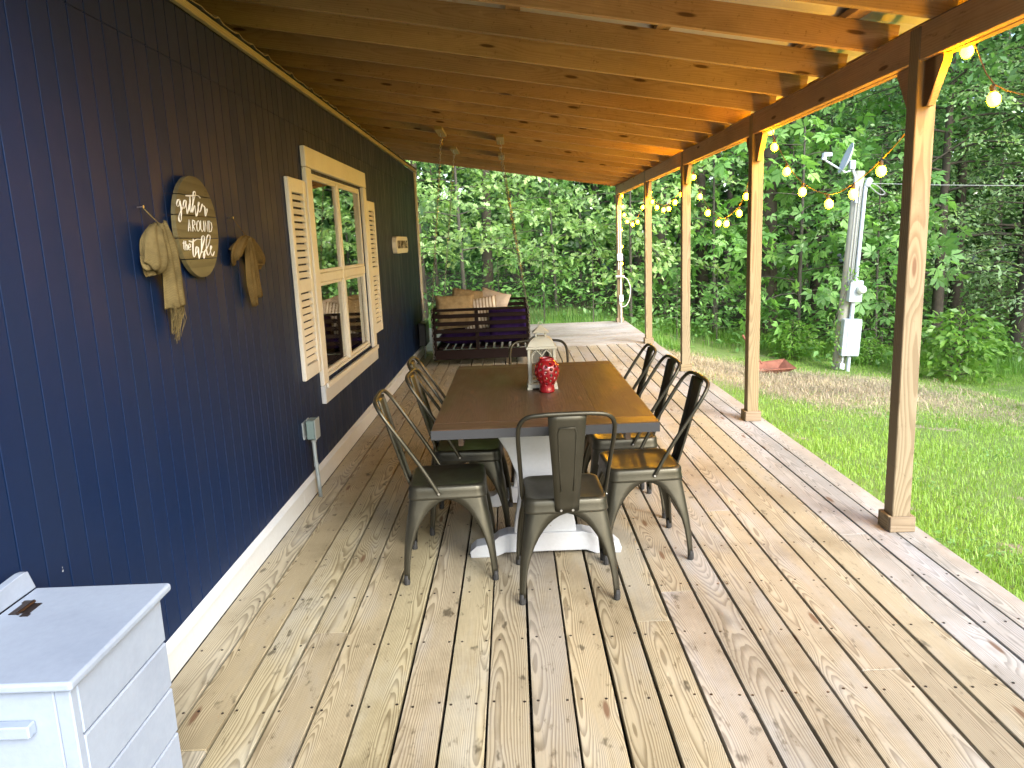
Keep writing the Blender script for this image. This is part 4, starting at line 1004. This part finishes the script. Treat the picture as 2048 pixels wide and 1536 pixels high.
dome = lambda f: math.sqrt(max(.05, 1-(f*1.02-.12)**2))*(1-.35*f)
cone = lambda f: 1.05-.75*f
egg = lambda f: math.sin(math.pi*(.22+.74*f))
K = {}
K['oak1'] = make_tree('oak_tree', 1, 6.8, 1.5, 30, 2.9, dome, T_OAK, .165, l_oak, m_barkl, .06, .18, .062, rise=.18, droop=.3)
K['oak2'] = make_tree('oak_tree', 2, 5.6, 1.4, 26, 2.5, dome, T_OAK, .16, l_oak, m_barkl, .045, .18, .064, rise=.12, droop=.32)
K['hick1'] = make_tree('hickory_tree', 3, 5.6, .7, 24, 2.0, egg, T_STAR, .42, l_hick, m_barkl, .06, .26, .17, droop=.30)
K['hick2'] = make_tree('hickory_tree', 4, 4.3, .5, 20, 1.7, egg, T_STAR, .38, l_hick, m_barkl, .045, .24, .16, droop=.35)
K['fine1'] = make_tree('elm_tree', 5, 9.2, 1.3, 44, 2.6, dome, T_Q, .105, l_fine, m_bark, .13, .16, .048, droop=.4, jit=.07)
K['fine2'] = make_tree('elm_tree', 6, 7.4, .9, 38, 2.3, dome, T_Q, .10, l_fine, m_bark, .09, .16, .050, droop=.42, jit=.07)
K['tall1'] = make_tree('forest_tree', 7, 14, 4.0, 40, 3.4, dome, T_OV, .21, l_dark, m_bark, .17, .30, .11, jit=.14)
K['tall2'] = make_tree('forest_tree', 8, 12, 2.2, 40, 3.0, egg, T_OV, .20, l_dark, m_bark, .13, .30, .11, jit=.14)
K['mid'] = make_tree('understory_tree', 9, 5.5, 1.1, 30, 2.2, egg, T_OV, .16, l_dark, m_bark, .05, .22, .085, jit=.08)
K['bush'] = make_tree('leafy_bush', 10, 1.05, .03, 46, .56, egg, T_OV, .13, l_bush, m_bark, .02, .07, .045, rise=.5, droop=.3, jit=.03)
K['sprout'] = make_tree('sapling', 11, 2.0, .35, 13, .75, egg, T_OV, .13, l_hick, m_barkl, .016, .14, .075, jit=.03)
trees = [
 ('oak1', .2, 17.6, .4, 1.0, 'pale oak behind the swing, its branches layered over the dark wood'),
 ('oak2', 2.4, 18.9, 2.2, 1.0, 'pale oak seen above the swing chains, in the middle of the far gap'),
 ('oak2', 4.0, 17.3, 4.0, .95, 'oak behind the farthest porch post and its bulbs'),
 ('oak1', -2.6, 19.8, 3.0, 1.0, 'oak at the far left, just past the house corner'),
 ('hick1', 6.15, 18.1, .3, 1.0, 'broad-leaved hickory between the second and third posts'),
 ('hick1', 7.7, 16.9, 2.0, 1.05, 'broad-leaved hickory just left of the utility pole'),
 ('hick2', 9.15, 16.2, 4.1, 1.05, 'low hickory just right of the utility pole'),
 ('hick2', 5.2, 19.6, 1.4, 1.1, 'low hickory at the wood edge left of the third post'),
 ('hick1', 9.3, 19.2, 5.0, 1.25, 'tall hickory rising behind the satellite dish'),
 ('hick2', 3.2, 21.2, 3.3, 1.15, 'low hickory deep behind the farthest post'),
 ('fine1', 10.9, 17.0, .2, 1.05, 'fine-leaved tree directly behind the nearest post'),
 ('fine2', 12.6, 16.4, 1.9, 1.05, 'fine-leaved tree with a dark trunk at the right picture edge'),
 ('fine1', 14.2, 19.2, 3.4, 1.1, 'fine-leaved tree behind the right-hand trunk'),
 ('fine2', 11.6, 20.8, 4.6, 1.25, 'fine-leaved tree farther back between pole and nearest post'),
 ('fine2', 15.2, 14.2, 2.9, 1.1, 'fine-leaved tree beyond the right picture edge'),
 ('mid', -.9, 22.0, .5, 1.0, 'dark understory tree behind the swing pillows'),
 ('mid', 1.5, 22.8, 1.5, 1.05, 'dark understory tree behind the lantern'),
 ('mid', 7.0, 21.3, 2.5, 1.1, 'dark understory tree behind the hickories'),
 ('mid', 13.2, 22.4, 3.6, 1.2, 'dark understory tree deep at the right'),
 ('mid', -4.2, 23.0, 4.4, 1.1, 'understory tree hidden past the house corner')]
used = set()
def plant(k, x, y, a, s, lb, group):
    if k in used: o = copy_tree(K[k])
    else: o = K[k]; used.add(k)
    o.location = (x, y, G(x, y)-.02); o.rotation_euler = (0, 0, a); o.scale = (s, s, s)
    tag(o, lb, 'bush' if k in ('bush', 'sprout') else 'tree', group)
for k, x, y, a, s, lb in trees: plant(k, x, y, a, s, lb, 'trees along the wood edge')
rr = random.Random(21)
deep = []
while len(deep) < 34:
    y = rr.uniform(24, 37); x = rr.uniform(-.42*y-2, .85*y+4)
    if all((x-a)**2+(y-b)**2 > 5 for a, b in deep): deep.append((x, y))
for i, (x, y) in enumerate(deep):
    plant('tall1' if i % 2 else 'tall2', x, y, rr.uniform(0, 6), rr.uniform(.9, 1.25), 'tall dark forest tree deep in the wood', 'tall trees deep in the wood')
for i, (x, y, lb) in enumerate([(-3.5, 21.3, 'tall shade tree added behind the house corner'), (.6, 20.6, 'tall shade tree added above the swing'), (3.9, 23.2, 'tall shade tree added above the farthest post'), (6.4, 20.2, 'tall shade tree added above the hickories'), (9.9, 21.6, 'tall shade tree added above the satellite dish'), (13.3, 20.4, 'tall shade tree added above the nearest post'), (16.2, 21.8, 'tall shade tree added at the right of the wood')]):
    plant('tall1' if i % 2 else 'tall2', x, y, rr.uniform(0, 6), rr.uniform(.95, 1.15), lb, 'tall trees added to shade the wood edge')  # extra trees, added so their crowns keep skylight out of the wood below
for i, (x, y) in enumerate([(18, 10), (17.2, 6.5), (18.5, 3), (17, -.5), (20, 13), (22, 7), (21.5, 1), (18.5, 17.5), (20, 21)]):
    plant('fine1' if i % 2 else 'tall2', x, y, rr.uniform(0, 6), rr.uniform(.95, 1.15), 'tree on the lawn side, outside the right picture edge', 'trees beyond the right picture edge')
plant('bush', 9.35, 13.5, .3, 1.3, 'bright green leafy bush to the right of the nearest post', 'bushes at the lawn edge')
plant('bush', 8.5, 15.1, 2.3, .55, 'small bright bush right of the utility pole foot', 'bushes at the lawn edge')
plant('bush', 7.05, 15.4, 4.3, .8, 'leafy bush left of the utility pole foot', 'bushes at the lawn edge')
plant('bush', 11.0, 15.3, 5.0, .8, 'low bush between the bright bush and the right trunk', 'bushes at the lawn edge')
for i, (x, y, s, lb) in enumerate([(5.75, 16.4, .9, 'thin sapling just right of the second post'), (9.0, 15.6, 1.0, 'thin sapling behind the small bright bush'), (1.0, 16.2, 1.0, 'sapling rising behind the lantern and swing'), (3.0, 16.0, .95, 'sapling left of the farthest post'), (4.7, 15.6, .8, 'sapling right of the fourth post'), (-.6, 16.4, 1.1, 'sapling at the house corner beyond the deck'), (2.0, 17.0, 1.1, 'sapling above the cross boards of the deck')]):
    plant('sprout', x, y, i*1.3, s, lb, 'saplings at the wood edge')
for k in list(K):
    if k not in used:
        for c in list(K[k].children): bpy.data.objects.remove(c)
        bpy.data.objects.remove(K[k])

# two thick trunks with lost crowns above the frame are seen low between the leaves
def trunk(x, y, r, h, lean, lb, seed):
    rr_ = random.Random(seed); t = empty('forest_tree', (x, y, G(x, y)), label=lb, cat='tree', group='thick trunks at the wood edge')
    pts = [(lean*f*h+rr_.uniform(-.05, .05), rr_.uniform(-.05, .05), -.3+f*(h+.3)) for f in np.linspace(0, 1, 9)]
    mb = MB().tube(pts, [r*(1.5 if i == 0 else 1.12 if i == 1 else 1-.06*i) for i in range(9)], 10, cap=False)
    R = np.random.default_rng(seed); N = 2600; C_ = []
    for k in range(9):
        a = k*2.4; zb_ = h*(.55+.05*k); L = rr_.uniform(1.5, 2.8); b = Vector(pts[min(8, int((zb_/h)*8))])
        e = b+Vector((math.cos(a)*L, math.sin(a)*L, L*.5)); mb.tube([b, b.lerp(e, .5)+Vector((0, 0, .15)), e], [r*.3, r*.2, .02], 5, cap=False); C_.append((b.lerp(e, .55), e))
    P_ = []; A_ = []
    for i in range(N):
        b, e = C_[i % 9]; p = b.lerp(e, R.random()*1.15); P_.append(tuple(p+Vector(R.normal(0, .45, 3)*Vector((1, 1, .5))[0]))); A_.append(tuple((e-b).normalized()))
    P_ = np.array(P_); A_ = np.array(A_)+R.normal(0, .6, (N, 3))
    leaves('crown', P_, A_, np.tile([0., 0., 1.], (N, 1))+R.normal(0, .5, (N, 3)), .19*R.uniform(.7, 1.2, N), T_OV, R.random(N), l_dark, t)
    mb.build('trunk', m_bark, t, smooth=True, fix=False)
trunk(7.65, 18.9, .24, 11, .01, 'thick dark trunk low behind the hickory leaves left of the pole', 31)
trunk(12.1, 15.9, .17, 10, .05, 'dark forked trunk leaning right near the right picture edge', 32)
trunk(13.0, 16.6, .13, 9, .0, 'dark upright trunk nearest the right picture edge', 33)
trunk(-1.0, 18.6, .13, 11, -.01, 'slim dark trunk just beyond the house corner', 34)
trunk(5.3, 20.2, .17, 11, .0, 'grey trunk behind the gap between third and fourth posts', 35)
trunk(4.3, 21.5, .15, 11, .0, 'brown trunk behind the fourth post', 36)
trunk(10.0, 16.9, .07, 8, .01, 'thin pale trunk right of the utility pole', 37)

# far wood: one leafy mass
R = np.random.default_rng(77); N = 85000; ncl = 1900
ang = R.uniform(-.62, 1.75, ncl); rad_ = R.uniform(34, 46, ncl); hz = R.uniform(-.5, 21, ncl)
cxy = np.stack([1.3+rad_*np.sin(ang), rad_*np.cos(ang), hz], 1)
idx = R.integers(0, ncl, N); P_ = cxy[idx]+R.normal(0, 1, (N, 3))*np.array([1.1, 1.1, .55])
leaves('far_wood', P_, R.normal(0, 1, (N, 3)), np.tile([0., 0., 1.], (N, 1))+R.normal(0, .7, (N, 3)), 1.05*R.uniform(.6, 1.2, N), T_OV, R.random(N), l_dark)
tag(bpy.data.objects['far_wood'], 'far wood closing the background as one leafy mass', 'wood', kind='stuff')

# lawn blades, straw, weeds
def blades(name, N, fx, hgt, wd, mat, kind_label, seed, lean=.5, flat=False):
    R = np.random.default_rng(seed); xy = fx(R, N); N = len(xy)
    h = hgt*R.uniform(.5, 1.35, N); az = R.uniform(0, 2*np.pi, N); d = np.stack([np.cos(az), np.sin(az)], 1)
    ln_ = R.uniform(.1, 1, N)*lean; z0 = gz(xy[:, 0], xy[:, 1])-.008
    p = np.stack([-d[:, 1], d[:, 0]], 1)*(wd*R.uniform(.6, 1.3, N))[:, None]
    V = np.zeros((N, 5, 3))
    V[:, 0, :2] = xy-p; V[:, 1, :2] = xy+p; V[:, 0, 2] = V[:, 1, 2] = z0
    m_ = xy+d*(h*ln_*.35)[:, None]
    V[:, 2, :2] = m_+p*.75; V[:, 3, :2] = m_-p*.75; V[:, 2, 2] = V[:, 3, 2] = z0+h*.6*np.sqrt(1-np.minimum(.9, (ln_*.35)**2))
    V[:, 4, :2] = xy+d*(h*ln_)[:, None]; V[:, 4, 2] = z0+h*np.sqrt(1-np.minimum(.85, ln_*ln_))
    if flat:
        V[:, 2:, 2] = z0[:, None]+(V[:, 2:, 2]-z0[:, None])*(R.random(N)**4)[:, None]*.7; V[:, :, 2] += (R.random(N)**2*.05)[:, None]+.008
    me = bpy.data.meshes.new(name); me.vertices.add(N*5); me.vertices.foreach_set('co', V.astype(np.float32).ravel())
    lp = np.array([0, 1, 2, 3, 3, 2, 4]); L = (lp[None]+(np.arange(N)*5)[:, None]).ravel(); C_ = np.tile([4, 3], N)
    me.loops.add(len(L)); me.loops.foreach_set('vertex_index', L.astype(np.int32)); me.polygons.add(2*N)
    me.polygons.foreach_set('loop_start', np.concatenate([[0], np.cumsum(C_)[:-1]]).astype(np.int32)); me.polygons.foreach_set('loop_total', C_.astype(np.int32))
    a = me.attributes.new('rnd', 'FLOAT', 'POINT'); a.data.foreach_set('value', np.repeat(np.clip(R.normal(.45, .22, N)+.22*np.sin(xy[:, 0]*2.3+np.sin(xy[:, 1]*1.9))*np.sin(xy[:, 1]*2.9+.7*xy[:, 0]), 0, 1), 5).astype(np.float32))
    me.materials.append(mat); me.update(); o = bpy.data.objects.new(name, me); COL.objects.link(o)
    return tag(o, *kind_label, kind='stuff')
def strawmask(x, y): return np.abs(y-(11.9-.35*(x-6)))*.62+np.sin(x*2.1)*.35+np.cos(y*1.7+x)*.3
def lawnf(R, N):
    u = R.random(N*2); y = 1.6+13.5*u**1.35; x = 3.42+R.random(N*2)**.9*(np.minimum(9.5, .95*y+.6)-.3)
    k = (y+.55*x < 20.3+R.normal(0, .5, len(x))) & ((strawmask(x, y) > 1.1+R.normal(0, .35, len(x))) | (x > 8.0+R.normal(0, .4, len(x))) | (R.random(len(x)) < .10)) & (R.random(len(x)) < .6+.6*np.sin(x*1.9+y*.7)*np.sin(y*1.3-x*.5)+.4)
    return np.stack([x, y], 1)[k][:N]
blades('lawn_grass', 170000, lawnf, .062, .0026, l_grass, ('short green lawn grass beside the deck', 'grass'), 5, .75)
def lawnfar(R, N):
    y = R.uniform(-6, 16, N); x = R.uniform(9, 17, N); k = (y+.55*x < 21) & (x > .95*y*.9+3.5); return np.stack([x, y], 1)[k]
def edgef(R, N):
    x = R.uniform(2.0, 15, N*2); e = 20.6-.55*x+R.normal(.4, .8, N*2); y = np.where(x < 4.5, 13.95+np.abs(R.normal(0, 1.7, N*2)), e); k = R.random(N*2) < .55+.45*np.sin(x*3.1)*np.cos(y*2.2)
    k &= (y > 13.9) | (x > 3.6)
    return np.stack([x, y], 1)[k][:N]
blades('tall_weeds', 16000, edgef, .27, .005, l_bush, ('tall grass and weeds along the wood edge', 'weeds'), 6, .8)
def backf(R, N): return np.stack([R.uniform(-4, 4.5, N), 13.95+np.abs(R.normal(0, 2.6, N))], 1)
blades('undergrowth', 9000, backf, .15, .007, l_dark, ('leafy undergrowth on the forest floor behind the deck', 'undergrowth'), 8, .9)
def strawf(R, N):
    x = 3.5+np.minimum(5.2, np.abs(R.normal(2.3, 1.6, N*2))); y = 11.9-.35*(x-6)+R.normal(0, 1.5, N*2); k = (strawmask(x, y) < 1.5+R.normal(0, .3, N*2)); return np.stack([x, y], 1)[k][:N]
blades('dry_straw', 46000, strawf, .15, .0036, l_straw, ('dry tan straw strewn around the utility pole', 'straw'), 7, .97, True)

# low leafy shrubs on the forest floor, too many to count
R = np.random.default_rng(91); ncl = 420; N = 15000
cy_ = 15.2+R.random(ncl)**1.3*16; cx_ = R.uniform(-.33, .80, ncl)*cy_; kk = cy_+.55*np.maximum(cx_, 0) > 18.5; cx_, cy_ = cx_[kk], cy_[kk]
hh = R.uniform(.25, 1.3, len(cx_)); idx = R.integers(0, len(cx_), N); rp = R.normal(0, 1, (N, 3))*np.stack([.45+.2*hh[idx], .45+.2*hh[idx], .35*hh[idx]], 1)
P_ = np.stack([cx_[idx], cy_[idx], gz(cx_, cy_)[idx]+hh[idx]*.6], 1)+rp; P_[:, 2] = np.maximum(P_[:, 2], gz(P_[:, 0], P_[:, 1])+.03)
o = leaves('forest_shrubs', P_, R.normal(0, 1, (N, 3))*np.array([1, 1, .4]), np.tile([0., 0., 1.], (N, 1))+R.normal(0, .45, (N, 3)), .17*R.uniform(.6, 1.25, N), T_OV, R.random(N), l_dark)
tag(o, 'low leafy shrubs covering the shaded forest floor', 'undergrowth', kind='stuff')
# vine on the pole
vn = empty('climbing_vine', PB+Vector((.05, -.15, 0)), label='pale green vine climbing the utility pole beside the meter box', cat='vine'); R = np.random.default_rng(5)
st = spline([(-.22, -.05, .05), (-.16, -.08, .5), (-.26, -.03, .9), (-.14, -.1, 1.4), (.0, -.12, 1.75), (.14, -.12, 1.95)], 8)
MB().tube(st, .006, 4).build('stem', m_barkl, vn)
N = 110; pi_ = R.integers(0, len(st), N); P_ = np.array([tuple(st[i]) for i in pi_])+R.normal(0, .06, (N, 3))
leaves('foliage', P_, R.normal(0, 1, (N, 3)), np.tile([0., -1., .6], (N, 1))+R.normal(0, .4, (N, 3)), .085*R.uniform(.6, 1.3, N), T_OV, R.random(N), l_bush, vn)

# clover and broad weeds in the lawn
R = np.random.default_rng(17); N = 9000; u = R.random(N)
y = 1.8+11.5*u**1.3; x = 3.5+R.random(N)*(np.minimum(9, .95*y+.4)-.2)
kk = (np.sin(x*3.3+1.2*np.sin(y*2.1))*np.sin(y*3.7+x) > .35) & (strawmask(x, y) > 1.2); x, y = x[kk], y[kk]; N = len(x)
o = leaves('lawn_weeds', np.stack([x, y, gz(x, y)+R.uniform(.01, .045, N)], 1), R.normal(0, 1, (N, 3))*np.array([1, 1, .25]), np.tile([0., 0., 1.], (N, 1))+R.normal(0, .35, (N, 3)), .045*R.uniform(.5, 1.4, N), T_OV, R.random(N), l_hick)
tag(o, 'low broad-leaved weeds scattered through the lawn', 'weeds', kind='stuff')
